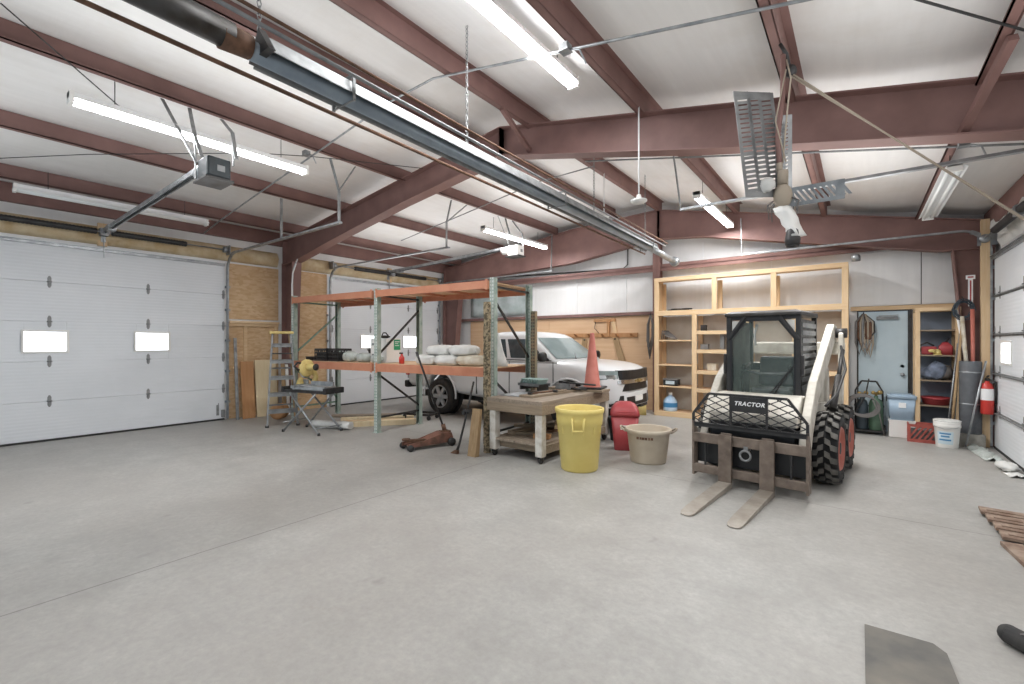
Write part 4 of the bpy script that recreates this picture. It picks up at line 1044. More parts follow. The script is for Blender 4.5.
# ---------------------------------------------------------------- pickup truck
def truck():
    t = thing('pickup_truck', 'white extended cab pickup truck parked behind the rack facing the shelving', 'pickup truck', (-8.24, 7.62, 0), 0)
    def ring(x, wb, zb, wm, zm, ws, zs, wt, zt):
        half = [(wb, zb), (wm * .99, zb + .12), (wm, zm), (wm * .985, (zm + zs) / 2), (ws, zs), (wt, zt - .012), (wt * .5, zt), (0, zt + .004)]
        return [(x, -y, z) for y, z in half] + [(x, y, z) for y, z in half[::-1][1:]]
    #        x     wb    zb   wm   zm   ws   zs    wt   zt
    st = [(.10, .80, .52, .86, .72, .85, 1.08, .80, 1.13), (.16, .84, .50, .915, .72, .90, 1.08, .85, 1.14), (.55, .86, .48, .93, .72, .91, 1.09, .86, 1.145),
          (1.9, .86, .40, .93, .74, .91, 1.10, .86, 1.15), (2.28, .86, .36, .93, .74, .90, 1.12, .84, 1.17), (3.2, .86, .36, .935, .74, .90, 1.14, .82, 1.19), (4.0, .86, .38, .935, .76, .90, 1.15, .80, 1.20),
          (4.36, .86, .44, .93, .8, .89, 1.13, .74, 1.19), (4.7, .85, .42, .925, .78, .87, 1.09, .70, 1.165), (4.89, .82, .40, .89, .74, .82, 1.05, .66, 1.13), (5.02, .74, .38, .80, .72, .73, 1.0, .60, 1.09), (5.11, .60, .38, .65, .70, .6, .98, .5, 1.05), (5.15, .42, .42, .47, .68, .44, .96, .36, 1.0)]
    m = M(); m.loft([ring(*q) for q in st], True)
    body = m.build('body', 'car_white', t)
    sub = body.modifiers.new('s', 'SUBSURF'); sub.levels = 1; sub.render_levels = 1
    cuts = []
    for x in (1.2, 4.32):
        for s_ in (-1, 1):
            c = M().lathe([(0, -.2), (.455, -.2), (.455, .2), (0, .2)], 40, (x, s_ * .88, .42), 'y').build('c', 'black'); cuts.append(c)
    cuts.append(M().box(.2, 2.16, -.74, .74, .62, 1.5).build('c', 'black'))
    for c in cuts:
        b = body.modifiers.new('b', 'BOOLEAN'); b.object = c; b.solver = 'EXACT'; b.operation = 'DIFFERENCE'
    for c in cuts: c.parent = t
    bake(body)
    for c in cuts: bpy.data.objects.remove(c)
    # wheel wells and chassis
    for x in (1.2, 4.32):
        for s_ in (-1, 1): M().lathe([(.46, s_ * .68), (.44, s_ * .69), (0, s_ * .69)], 28, (x, 0, .42), 'y').build('wheel_well', 'trim_black', t)
    m = M(); m.box(.15, 5.0, -.45, .45, .28, .42); m.tube((1.2, -.7, .37), (1.2, .7, .37), .06); m.tube((4.32, -.7, .37), (4.32, .7, .37), .05); m.lathe([(0, 2.6), (.1, 2.6), (.1, 3.4), (0, 3.4)], 12, (0, -.3, .3), 'x'); m.build('chassis', 'steel_dark', t)
    for x in (1.2, 4.32):
        for s_ in (-1, 1):
            m = M(); pts = [(x + .475 * math.cos(a), s_ * .925, .42 + .475 * math.sin(a)) for a in [R(-8 + 196 * k / 20) for k in range(21)]]
            m.path(pts, .022, 6); m.build('arch_trim', 'car_white', t)
    # cab
    def gr(z, xb, xf, w, bulge=.07, r=.06):
        out = []
        for k in range(9):       # front edge, curved
            y = -w + 2 * w * k / 8; out.append((xf + bulge * (1 - (y / w) ** 2) - bulge, y, z))
        for k in range(5): out.append((xf - bulge - .12 - (xf - xb - bulge - .24) * k / 4, w + .012 * math.sin(PI * k / 4), z))
        for k in range(9): y = w - 2 * w * k / 8; out.append((xb + .03 * (y / w) ** 4, y * .97, z))
        for k in range(5): out.append((xb + .12 + (xf - xb - bulge - .24) * k / 4, -w - .012 * math.sin(PI * k / 4), z))
        return out
    lv = [(1.14, 2.26, 4.13, .86), (1.2, 2.27, 4.06, .855), (1.62, 2.36, 3.5, .70), (1.68, 2.42, 3.38, .655), (1.715, 2.55, 3.2, .56), (1.73, 2.75, 3.0, .36)]
    M().loft([gr(*q) for q in lv], True).build('cab', 'car_white', t)
    def edge(z):                      # xb, xf, w at height z between belt and roof rail
        f_ = (z - 1.2) / .42; return 2.27 + .09 * f_, 4.06 - .56 * f_, .855 - .155 * f_
    m = M(); rows = []
    for k in range(5):
        z = 1.215 + .375 * k / 4; xb, xf, w = edge(z); ww = w - .075
        rows.append([(xf + .07 * (1 - (y / w) ** 2) - .07 + .012, y, z + .01) for y in [-ww + 2 * ww * j / 10 for j in range(11)]])
    m.loft(rows, True, False, False); m.build('windscreen', 'glass_shield', t)
    m = M(); rows = []
    for k in range(4):
        z = 1.25 + .33 * k / 3; xb, xf, w = edge(z); rows.append([(xb - .006 + .03 * (y / w) ** 4, y, z) for y in [-.6 + 1.2 * j / 6 for j in range(7)]])
    m.loft(rows, True, False, False); m.build('rear_window', 'glass_dark', t)
    for s_ in (-1, 1):
        for a0, a1, nm in ((.16, .40, 'side_window'), (.46, .985, 'side_window')):
            rows = []
            for k in range(4):
                z = 1.225 + .35 * k / 3; xb, xf, w = edge(z); L0 = xb + .1; L1 = xf - .2
                rows.append([(L0 + (L1 - L0) * u, s_ * (w + .016), z) for u in [a0 + (a1 - a0) * j / 6 for j in range(7)]])
            M().loft(rows, True, False, False).build(nm, 'glass_dark', t)
        m = M()
        m.box(2.3, 3.98, s_ * .918, s_ * .922, 1.185, 1.2); m.build('window_trim', 'trim_black', t)
        m = M()
        for x in (2.62, 3.06, 4.02): m.box(x - .004, x + .004, s_ * .925, s_ * .938, .5, 1.17)
        m.box(2.62, 4.02, s_ * .925, s_ * .938, .48, .488); m.box(2.235, 2.25, s_ * .9, s_ * .936, .5, 1.16)
        m.build('door_seam', 'trim_black', t)
        M().bar((3.12, s_ * .945, 1.03), (3.32, s_ * .945, 1.04), .03, .03).build('door_handle', 'car_white', t, bevel=.006)
        m = M(); m.blob((3.86, s_ * 1.03, 1.26), (.06, .11, .085), 12, 8, 0, 1, None, .7); m.bar((3.88, s_ * .88, 1.2), (3.87, s_ * .98, 1.24), .06, .04); m.build('side_mirror', 'trim_black', t)
        M().box(2.3, 3.9, s_ * .86, s_ * .95, .34, .37).build('side_step', 'trim_black', t, bevel=.01)
        M().box(.1, .2, s_ * .84, s_ * .928, .78, 1.06).build('tail_lamp', 'ext_red', t, bevel=.02)
    M().box(.0, .14, -.88, .88, .5, .66).build('rear_bumper', 'trim_black', t, bevel=.03)
    M().box(.09, .1, -.7, .7, .68, 1.08).build('tailgate', 'car_white', t, bevel=.01)
    # front end, following the rounded nose
    nose = [(5.16, .0), (5.16, .2), (5.15, .38), (5.11, .56), (5.04, .7), (4.94, .81), (4.84, .875), (4.7, .91)]
    def nx(y):
        y = abs(y)
        for (xa, ya), (xb, yb) in zip(nose, nose[1:]):
            if ya <= y <= yb: return xa + (xb - xa) * (y - ya) / (yb - ya)
        return nose[-1][0]
    def strip(name, y0, y1, zf, off, mt, n=18, lab=None, back=.05):
        m = M(); f_, b_ = [], []
        ys = [y0 + (y1 - y0) * k / n for k in range(n + 1)]
        def row(o, hi): return [(nx(y) + o - (.0 if not hi else .012), y, (zf(y)[1] if hi else zf(y)[0])) for y in ys]
        m.loft([row(-back, False), row(off, False), row(off, True), row(-back, True)], False, False, False)
        for i in (0, n):
            y = ys[i]; z0, z1 = zf(y); m.add([(nx(y) - back, y, z0), (nx(y) + off, y, z0), (nx(y) + off - .012, y, z1), (nx(y) - back, y, z1)], [(0, 1, 2, 3)])
        return m.build(name, mt, t, label=lab)
    strip('upper_grille', -.62, .62, lambda y: (.895, 1.04 + .015 * abs(y)), .02, 'trim_black')
    strip('grille_bar', -.66, .66, lambda y: (.825, .89), .032, 'chrome')
    strip('lower_grille', -.55, .55, lambda y: (.7, .82), .016, 'trim_black')
    strip('front_bumper', -.9, .9, lambda y: (.44, .67), .03, 'car_white')
    strip('bumper_intake', -.44, .44, lambda y: (.45, .6), .036, 'trim_black')
    for s_ in (-1, 1):
        a, b = sorted((s_ * .52, s_ * .78)); strip('fog_pocket', a, b, lambda y: (.46, .63), .036, 'trim_black')
        a, b = sorted((s_ * .63, s_ * .9)); strip('headlamp', a, b, lambda y: (.87 + .0 * y, 1.03 + .02 * abs(y)), .02, 'glass_shield', lab='clear headlamp')
        a, b = sorted((s_ * .66, s_ * .88)); strip('lamp_bezel', a, b, lambda y: (.92, .98), .024, 'chrome')
        a, b = sorted((s_ * .12, s_ * .6))
        strip('chin', a, b, lambda y: (.38, .45), .02, 'trim_black')
    m = M(); x = 5.195
    m.prism([(-.15, .842), (-.05, .842), (-.04, .828), (.04, .828), (.05, .842), (.15, .842), (.13, .875), (.05, .875), (.04, .889), (-.04, .889), (-.05, .875), (-.13, .875)], x - .005, x + .006, 'x'); m.build('emblem', 'gold', t, label='gold cross shaped emblem')
    M().box(5.185, 5.198, -.16, .16, .51, .6).build('front_plate', 'white_plastic', t)
    m = M(); m.path([(4.2 + .03, -.5, 1.225), (3.98, -.1, 1.3)], .008, 6); m.path([(4.22, .2, 1.225), (3.98, .55, 1.3)], .008, 6); m.build('wiper', 'trim_black', t)
    # wheels
    src = None
    for x in (1.2, 4.32):
        for s_ in (-1, 1):
            if src is None:
                m = M(); r = .375
                m.lathe([(.24, -.11), (.30, -.12), (r - .03, -.115), (r, -.09), (r, .09), (r - .03, .115), (.3, .12), (.24, .11), (.22, 0), (.24, -.11)], 44, (0, 0, 0), 'y')
                w = m.build('wheel', 'black_rubber', t)
                m = M(); m.lathe([(.245, -.1), (.235, -.112), (.215, -.07), (.2, -.055), (.2, .09), (.24, .1)], 36, (0, 0, 0), 'y'); m.build('rim_barrel', 'machine_grey', w)
                m = M()
                for k in range(6):
                    a = 2 * PI * k / 6; c, d = math.cos(a), math.sin(a); q = (-d, c)
                    m.add([(c * .05 + q[0] * .045, -.095, d * .05 + q[1] * .045), (c * .05 - q[0] * .045, -.095, d * .05 - q[1] * .045), (c * .232 - q[0] * .035, -.09, d * .232 - q[1] * .035), (c * .232 + q[0] * .035, -.09, d * .232 + q[1] * .035),
                           (c * .05 + q[0] * .045, -.06, d * .05 + q[1] * .045), (c * .05 - q[0] * .045, -.06, d * .05 - q[1] * .045), (c * .232 - q[0] * .035, -.05, d * .232 - q[1] * .035), (c * .232 + q[0] * .035, -.05, d * .232 + q[1] * .035)],
                          [(0, 1, 2, 3), (7, 6, 5, 4), (0, 4, 5, 1), (1, 5, 6, 2), (2, 6, 7, 3), (3, 7, 4, 0)])
                m.lathe([(0, -.11), (.045, -.11), (.06, -.095), (.06, -.05), (0, -.05)], 20, (0, 0, 0), 'y'); m.lathe([(.215, -.1), (.243, -.114), (.243, -.09), (.22, -.08), (.215, -.1)], 36, (0, 0, 0), 'y')
                m.build('rim_spokes', 'rim', w); src = w; nw = w
            else:
                nw = src.copy(); COL.objects.link(nw)
                for c in list(src.children): d = c.copy(); COL.objects.link(d); d.parent = nw
            nw.parent = t; nw.location = (x, s_ * .82, .375); nw.rotation_euler = (0, R(17) * (x > 3), 0 if s_ < 0 else PI)
truck()

# ---------------------------------------------------------------- skid steer
def tyre_mesh(r, w):
    m = M(); h = w / 2
    m.lathe([(r * .58, -h * .86), (r * .7, -h), (r * .86, -h * .98), (r * .9, -h * .8), (r * .905, 0), (r * .9, h * .8), (r * .86, h * .98), (r * .7, h), (r * .58, h * .86), (r * .56, 0), (r * .58, -h * .86)], 40, (0, 0, 0), 'x')
    n = 18
    for k in range(n):
        for s_ in (-1, 1):
            a0 = 2 * PI * (k + (.5 if s_ > 0 else 0)) / n
            vs = []
            for (xx, da) in ((.06, .0), (.45, .06), (.52, .17), (1.0, .21)):
                for rr in (r * .88, r):
                    for hw in (-.075, .075):
                        a = a0 + da + hw; x = s_ * h * xx; q = rr - (.045 * r if xx == 1. and rr == r else 0)
                        vs.append((x, q * math.cos(a), q * math.sin(a)))
            fs = []
            for i in range(3):
                b = i * 4; c = b + 4; fs += [(b + 2, b + 3, c + 3, c + 2), (b, b + 2, c + 2, c), (b + 1, c + 1, c + 3, b + 3)]
            fs += [(0, 1, 3, 2), (12, 14, 15, 13)]
            m.add(vs, fs)
    return m
def tractor():
    t = thing('skid_steer_loader', 'cream skid steer loader with black mesh guard and pallet forks', 'skid steer', (-.925, 5.14, 0), R(-5.2))
    # fork carriage
    m = M(); m.box(-.535, .535, .0, .05, .1, .19); m.box(-.535, .535, .0, .05, .43, .53); m.build('carriage_beam', 'fork_brown', t, bevel=.006)
    for s_ in (-1, 1): m = M(); m.prism([(0, .07), (.12, .07), (.12, .5), (.03, .66), (0, .66)], s_ * .535 - .012, s_ * .535 + .012, 'x'); m.build('carriage_side', 'fork_brown', t)
    m = M()
    for x in (-.41, .4): m.box(x - .008, x + .008, .01, .03, .19, .43)
    m.box(-.535, .535, .0, .035, .6, .635); m.build('carriage_rail', 'black', t)
    M().box(-.52, .52, .1, .13, .2, .42).build('carriage_back', 'trim_black', t)
    m = M(); m.path([(.0 + .05 * math.cos(a), -.02, .36 + .05 * math.sin(a)) for a in [2 * PI * k / 16 for k in range(16)]], .012, 8, False, True); m.box(-.02, .02, -.01, .1, .4, .45); m.build('tow_ring', 'galv_dull', t)
    for xc in (-.192, .2):
        m = M(); a, b = xc - .064, xc + .064
        m.prism([(-.05, .06), (-.045, .545), (-.005, .545), (-.002, .06)], a, b, 'x'); m.box(a + .01, b - .01, -.004, .02, .5, .56)
        m.build('fork_shank', 'fork_brown', t, bevel=.004)
        m = M(); prof = [(-.05, .06), (-.9, .032), (-1.02, .018), (-1.08, .012), (-1.08, .004), (-.9, .004), (-.002, .01), (-.002, .06)]
        vs = []; 
        rings = [[(xc + s_ * w, y, z) for (y, z) in ()] for s_ in ()]
        m.loft([[(xc - w, y, z0), (xc + w, y, z0), (xc + w, y, z1), (xc - w, y, z1)] for (y, z0, z1, w) in ((-.002, .006, .062, .064), (-.05, .004, .06, .064), (-.9, .003, .03, .064), (-1.03, .003, .018, .06), (-1.07, .003, .013, .045), (-1.085, .004, .01, .025))], False)
        m.build('fork_blade', 'fork', t)
    # mesh guard
    g = M(); yf = .0
    out = [(-.535, .635), (-.535, .74), (-.37, .965), (.37, .965), (.535, .74), (.535, .635)]
    for (a, b) in zip(out, out[1:] + out[:1]): g.bar((a[0], yf + .012, a[1]), (b[0], yf + .012, b[1]), .024, .024, (0, 1, 0))
    for x in (-.15, .19): g.bar((x, yf + .012, .64), (x, yf + .012, .96), .02, .024, (0, 1, 0))
    g.build('guard_frame', 'black', t)
    M().box(-.14, .18, .0, .012, .80, .952).build('guard_plate', 'black', t)
    m = M(); m.prism([(-.53, .66), (.53, .66), (.53, .7), (-.53, .7)], .002, .01, 'y'); 
    def inside(x, z): return .645 < z < .955 and abs(x) < (.53 if z < .74 else .53 - (z - .74) * .165 / .225) and not (-.15 < x < .19 and z > .8)
    def clipseg(p, q, n=90):
        segs = []; cur = None
        for k in range(n + 1):
            x = p[0] + (q[0] - p[0]) * k / n; z = p[1] + (q[1] - p[1]) * k / n
            if inside(x, z): cur = (cur[0], (x, z)) if cur else ((x, z), (x, z))
            elif cur: segs.append(cur); cur = None
        if cur: segs.append(cur)
        return [s_ for s_ in segs if abs(s_[0][0] - s_[1][0]) + abs(s_[0][1] - s_[1][1]) > .015]
    mm = M()
    for k in range(-9, 10):
        for s_ in (-1, 1):
            x0 = k * .15
            for a, b in clipseg((x0 - s_ * .42, .60), (x0 + s_ * .42, 1.0)):
                mm.bar((a[0], .006 + .003 * s_, a[1]), (b[0], .006 + .003 * s_, b[1]), .009, .016, (0, 1, 0))
    for z in (.72, ):
        pass
    mm.build('guard_mesh', 'black', t)
    text('TRACTOR', 'lettering', 'white_paint', t, .056, Matrix.Translation((.03, -.003, .885)) @ Matrix.Rotation(R(90), 4, 'X'), .25, .0015, .0018)
    # chassis and front body
    M().box(-.43, .43, .3, 1.95, .2, .62).build('chassis', 'machine_grey', t, bevel=.02)
    m = M(); m.prism([(.17, .66), (.17, .76), (.4, .95), (.6, .95), (.6, .66)], -.42, .42, 'x'); m.build('front_panel', 'cream', t, bevel=.015)
    m = M(); m.box(-.4, .4, .15, .3, .42, .66); m.build('front_housing', 'trim_black', t)
    m = M(); m.box(-.38, .38, .13, .22, .3, .38); m.tube((-.3, .17, .45), (.3, .17, .45), .03); m.build('tilt_linkage', 'steel_dark', t)
    M().prism([(1.45, .55), (1.45, 1.15), (1.75, 1.25), (2.1, 1.2), (2.2, .55)], -.42, .42, 'x').build('engine_cover', 'cream', t, bevel=.03)
    m = M(); m.box(-.6, .6, 1.93, 2.02, 1.36, 1.52); m.build('cross_tube', 'cream', t, bevel=.02)
    for s_ in (-1, 1):
        poly = [(2.0, 1.72), (1.78, 1.74), (.62, 1.1), (.3, .78), (.14, .5), (.12, .3), (.24, .28), (.42, .58), (.7, .88), (1.8, 1.5), (2.0, 1.52)]
        m = M(); m.prism(poly, s_ * .435, s_ * .515, 'x'); m.build('lift_arm', 'cream', t, bevel=.012)
        m = M(); m.prism([(1.72, .6), (1.86, .6), (1.96, 1.6), (1.9, 1.68), (1.82, 1.62)], s_ * .55, s_ * .6, 'x'); m.build('rear_tower', 'cream', t, bevel=.01)
        m = M(); m.lathe([(0, -.07), (.06, -.07), (.06, .07), (0, .07)], 18, (s_ * .56, 1.9, 1.63), 'x'); m.build('pivot_pin', 'steel_dark', t)
        m = M(); m.tube((s_ * .6, 1.0, .78), (s_ * .6, 1.45, 1.12), .035); m.tube((s_ * .6, 1.45, 1.12), (s_ * .6, 1.78, 1.42), .022); m.build('lift_cylinder', 'steel_dark', t)
        m = M(); m.path([(s_ * .57, 1.85, 1.5), (s_ * .66, 1.5, 1.2), (s_ * .63, 1.1, .95), (s_ * .58, .7, .85)], .014, 8); m.build('hydraulic_hose', 'black', t)
        M().prism([(.5, .62), (1.75, .62), (1.75, .78), (1.0, .84), (.6, .78)], s_ * .4, s_ * .47, 'x').build('fender', 'cream', t, bevel=.01)
    # cab
    cz0, cz1, cw = .8, 1.86, .375
    m = M()
    for s_ in (-1, 1):
        m.bar((s_ * (cw - .025), .62, cz0), (s_ * (cw - .025), .62, cz1 - .03), .05, .05); m.bar((s_ * (cw - .025), 1.5, cz0), (s_ * (cw - .025), 1.5, cz1 - .03), .05, .05)
        m.bar((s_ * (cw - .02), .6, 1.55), (s_ * (cw - .2), .6, cz1 - .05), .035, .04, (0, 1, 0)); m.bar((s_ * (cw - .025), .62, cz0 + .02), (s_ * (cw - .025), 1.5, cz0 + .02), .05, .04)
    m.box(-cw, cw, .6, .645, cz0 - .02, cz0 + .03); m.box(-cw, cw, .6, .645, cz1 - .09, cz1 - .04); m.box(-cw, cw, 1.48, 1.52, cz0, cz0 + .45)
    m.build('cab_frame', 'black', t, bevel=.006)
    M().loft([rr for rr in ([(x, y, z) for x, y, z in ((-cw - .01, .56, cz1 - .05), (cw + .01, .56, cz1 - .05), (cw + .01, 1.54, cz1 - .05), (-cw - .01, 1.54, cz1 - .05))], [(x, y, z) for x, y, z in ((-cw - .01, .56, cz1 - .015), (cw + .01, .56, cz1 - .015), (cw + .01, 1.54, cz1), (-cw - .01, 1.54, cz1))], [(x, y, z) for x, y, z in ((-cw + .05, .62, cz1 + .012), (cw - .05, .62, cz1 + .012), (cw - .05, 1.48, cz1 + .02), (-cw + .05, 1.48, cz1 + .02))])], False).build('cab_roof', 'steel_dark', t, bevel=.008)
    M().prism([(-cw + .05, cz0 + .03), (cw - .05, cz0 + .03), (cw - .05, 1.56), (cw - .2, cz1 - .09), (-cw + .2, cz1 - .09), (-cw + .05, 1.56)], .612, .62, 'y').build('door_glass', glassy('cab_glass', '86968f', .16), t, label='tinted front glass')
    m = M(); op = [(-cw + .055, cz0 + .035), (cw - .055, cz0 + .035), (cw - .055, 1.56), (cw - .205, cz1 - .095), (-cw + .205, cz1 - .095), (-cw + .055, 1.56)]
    for a, b in zip(op, op[1:] + op[:1]): m.bar((a[0], .608, a[1]), (b[0], .608, b[1]), .022, .028, (0, 1, 0))
    m.build('door_frame', 'trim_black', t)
    for s_ in (-1, 1):
        M().prism([(s_ * (cw - .06), 1.6), (s_ * (cw - .06), cz1 - .1), (s_ * (cw - .19), cz1 - .1)], .612, .618, 'y').build('corner_window', 'paper', t, label='pale triangular corner pane')
        m = M(); m.box(s_ * (cw - .02) - .004, s_ * (cw - .02) + .004, .66, 1.48, cz0 + .04, cz1 - .09); sp = m.build('side_panel', 'machine_grey', t)
        m = M()
        for k in range(9): z = 1.0 + .085 * k; m.box(s_ * (cw - .004) - .006, s_ * (cw - .004) + .006, .7, 1.44, z, z + .05)
        m.build('side_grille', 'galv_dull', sp)
        M().box(s_ * (cw + .015) - .015, s_ * (cw + .015) + .015, .585, .64, 1.15, 1.38).build('grab_handle', 'black', t, bevel=.01)
    m = M(); m.path([(.1, .6, .9), (.26, .6, 1.2)], .008, 6); m.bar((.02, .6, .86), (.32, .6, 1.28), .012, .02, (0, 1, 0)); m.lathe([(0, -.02), (.03, -.02), (.03, .01), (0, .01)], 12, (.03, .6, .87), 'y'); m.build('wiper', 'black', t)
    m = M(); m.box(-.22, .22, .95, 1.35, .85, .98); m.loft([[(x * .22, 1.3 + .08 * z, .98 + z * .36) for x in (-1, 1)] + [(x * .2, 1.4 + .08 * z, .98 + z * .36) for x in (1, -1)] for z in (0, .5, 1)], False); m.build('seat', mat('grey_seat_vinyl', '565a5c', .5, 0, '6c7072', 8.), t, bevel=.03)
    for s_ in (-1, 1): m = M(); m.path([(s_ * .27, .85, .85), (s_ * .27, .82, 1.1), (s_ * .24, .78, 1.2)], .015, 8); m.blob((s_ * .24, .78, 1.22), (.025, .025, .04), 10, 6); m.build('control_lever', 'steel_dark', t)
    m = M(); m.path([(-.32, 1.35, 1.25), (-.3, .95, 1.18), (-.1, .88, 1.15), (.1, .88, 1.15), (.3, .95, 1.18), (.32, 1.35, 1.25)], .016, 8); m.build('lap_bar', 'galv_dull', t)
    m = M(); m.path([(-.08, .72, 1.72), (-.1, .7, 1.6), (-.09, .7, 1.48)], .012, 8); m.build('mirror_arm', 'white_paint', t)
    # wheels
    src = None; r, w = .385, .225
    for y in (.9, 1.68):
        for s_ in (1, -1):
            if src is None:
                o = tyre_mesh(r, w).build('wheel', 'lug', t); src = o
                m = M(); m.lathe([(r * .6, .1), (r * .56, .115), (r * .5, .06), (.1, .05), (.09, .09), (0, .09)], 30, (0, 0, 0), 'x'); m.build('wheel_disc', 'cone', o, label='faded red wheel disc')
                m = M()
                m.lathe([(.0, .06), (.06, .06), (.06, .1), (0, .1)], 14, (0, 0, 0), 'x')
                m.build('wheel_hub', 'steel_dark', o)
            else:
                o = src.copy(); COL.objects.link(o)
                for c in list(src.children): d = c.copy(); COL.objects.link(d); d.parent = o
            o.parent = t; o.location = (s_ * .585, y, r); o.rotation_euler = (R(10), 0, 0 if s_ > 0 else PI)
tractor()

# ---------------------------------------------------------------- back wall
tag(M().box(-9.15, -6.4, YB - .03, YB - .01, 0, 2.12).build('sheathing_board', 'ply'), 'plywood sheet on the back wall left of the peg rail', 'board', None, 'structure')
tag(M().box(-6.395, -3.62, YB - .03, YB - .01, 0, 2.12).build('sheathing_board', 'ply'), 'plywood sheet on the back wall behind the truck bonnet', 'board', None, 'structure')
t = thing('peg_rail', 'pine tool rail with wooden pegs on the plywood behind the truck', 'peg rail', (-5.5, YB - .03, 1.68))
M().box(-1.35, 1.5, -.03, 0, -.05, .05).build('rail_board', 'wood_orange', t, bevel=.003)
for k in range(8):
    x = -1.15 + .36 * k; m = M(); m.prism([(-.03, -.05), (-.15, .03), (-.15, .045), (-.03, .0)], x - .02, x + .02, 'x'); m.prism([(x - .035, -.16), (x + .035, -.16), (x + .045, .0), (x - .045, .0)], -.032, -.0305, 'y') if False else None; m.build('peg', 'wood_orange', t)
t = thing('wall_bracket', 'wooden angle bracket on the plywood above the peg rail', 'bracket', (-4.75, YB - .03, 1.95))
m = M(); m.box(-.35, .2, -.04, 0, .05, .12); m.box(.0, .06, -.05, 0, -.3, .05); m.build('bracket_arm', 'wood_orange', t); m = M(); m.prism([(.1, .05), (.2, .05), (.25, -.22), (.2, -.26)], -.03, -.005, 'y'); m.build('bracket_brace', 'pine', t); m = M(); m.path([(-.3, -.03, .06), (-.32, -.05, -.1), (-.2, -.06, -.22)], .008, 6); m.build('bracket_hook', 'steel_dark', t)
def saw_shape(x, z, L, a, lb):
    t = thing('wall_template', lb, 'board', (x, YB - .055, z), 0); m = M(); m.prism([(-.06, 0), (.06, 0), (.12, -L), (-.04, -L)], -.012, .012, 'y'); o = m.build('template_board', 'pine_old_z', t); o.rotation_euler = (0, R(a), 0)
    m = M(); m.lathe([(0, -.02), (.02, -.02), (.02, .02), (0, .02)], 10, (0, 0, -.03), 'y'); m.build('nail', 'steel_dark', t)
saw_shape(-4.55, 1.62, .6, -14, 'slanting weathered board hung at the right end of the peg rail')
saw_shape(-5.35, 1.6, .45, 10, 'short weathered board hung from the middle of the peg rail')
o = M().loft([[(-9.1 + 2.15 * k / 12, YB - .05 - .03 * math.sin(k * 1.7), z) for k in range(13)] for z in (2.25, 2.4, 2.6, 2.8, 3.0)], True, False, False).build('plastic_sheet', mat('bluish_film', 'c6cfcf', .25, 0, 'a6b3b1', 3., bump=.6, bscale=9.))
s = o.modifiers.new('t', 'SOLIDIFY'); s.thickness = .01
tag(o, 'bluish plastic film stapled over the back wall above the plywood, far left', 'plastic film')
# coil of straps at the post
t = thing('strap_bundle', 'bundle of grey cords hanging on the slim red post', 'cord bundle', (-3.6, 9.68, 2.1))
M().path([(0, .04, .02), (0, -.04, .02), (0, -.05, .06)], .008, 6).build('hook', 'steel_dark', t)
m = M(); g = random.Random(3)
for k in range(9):
    w_ = g.uniform(.03, .07); L = g.uniform(.6, 1.0); m.path([(0, -.03, .03), (-w_, -.02 - .005 * k, -.2), (-w_ * 1.2, -.03, -L * .7), (-.02, -.03, -L), (w_ * .9, -.03, -L * .6), (w_, -.03, -.2), (0, -.03, .03)], .011, 6)
m.build('cord_loops', 'cable', t)

def shelving():
    t = thing('shelving_unit', 'tall open pine shelving unit along the back wall behind the loader', 'shelving', (-3.4, 9.32, 0))
    W, D = 3.25, .5
    def post(x, z0, z1, y=0, w=.09, d=.04): M().box(x - w / 2, x + w / 2, y, y + d, z0, z1).build('post', 'pine', t, bevel=.003)
    for x in (.045, .8, 1.75, 2.5, W - .045): post(x, .1, 2.06)
    for x in (.045, 1.17, 2.17, W - .045): post(x, 2.16, 2.76)
    for x in (.045, 1.17, 2.17, W - .045): post(x, 2.16, 2.76, D - .05)
    for x in (.045, .8, 1.75, 2.5, W - .045): post(x, .1, 2.06, D - .05)
    for z0, z1 in ((2.06, 2.16), (2.76, 2.84), (.0, .1)): M().box(0, W, -.005, .04, z0, z1).build('front_rail', 'pine_x', t, bevel=.003)
    M().box(0, W, .04, D, 2.12, 2.14).build('shelf', 'pine_x', t); M().box(0, W, .04, D, 2.8, 2.82).build('shelf', 'pine_x', t); M().box(0, W, .04, D, .08, .1).build('shelf', 'ply', t)
    bays = [(.09, .755, (.62, 1.06, 1.56)), (.845, 1.705, (.6, .96, 1.37, 1.74)), (1.795, 2.455, (.6, 1.02, 1.39)), (2.545, W - .09, (.6, 1.02, 1.39))]
    for x0, x1, zs in bays:
        for z in zs:
            M().box(x0, x1, .02, D, z - .02, z).build('shelf', 'ply', t)
            thick = x0 > .5
            M().box(x0, x1, .0, .02, z - (.07 if thick else .025), z).build('shelf_edge', 'pine_x', t, bevel=.002)
    M().box(.02, W - .02, D, D + .01, .1, 2.06).build('back_panel', mat('grey_board', 'cfcbc2', .7, 0, 'bfb9ad', 3.), t); M().box(0, .015, .04, D, .1, 2.8).build('side_panel', 'pine', t)
    M().box(W - .015, W, .04, D, .1, 2.8).build('side_panel', 'pine', t)
shelving()
SX, SY = -3.4, 9.32
t = thing('water_jug', 'blue tinted water jug at the bottom left of the pine shelving', 'water jug', (SX + .28, SY + .16, .101))
M().lathe([(0, 0), (.13, 0), (.14, .02), (.14, .1), (.132, .11), (.14, .13), (.138, .2), (.09, .27), (.04, .31), (.035, .34), (0, .34)], 24).build('jug_body', mat('blue_water_jug', '9fc0dc', .15, 0, 'c3d6e6', 5.), t); M().lathe([(.04, .335), (.042, .37), (0, .375)], 16).build('jug_cap', 'white_plastic', t); M().lathe([(.1412, .08), (.1412, .17)], 24).build('jug_label', 'label_blue', t)
t = thing('yellow_jug', 'yellow plastic jug on the floor at the corner of the pine shelving', 'jug', (-3.62, 9.2, 0), R(20))
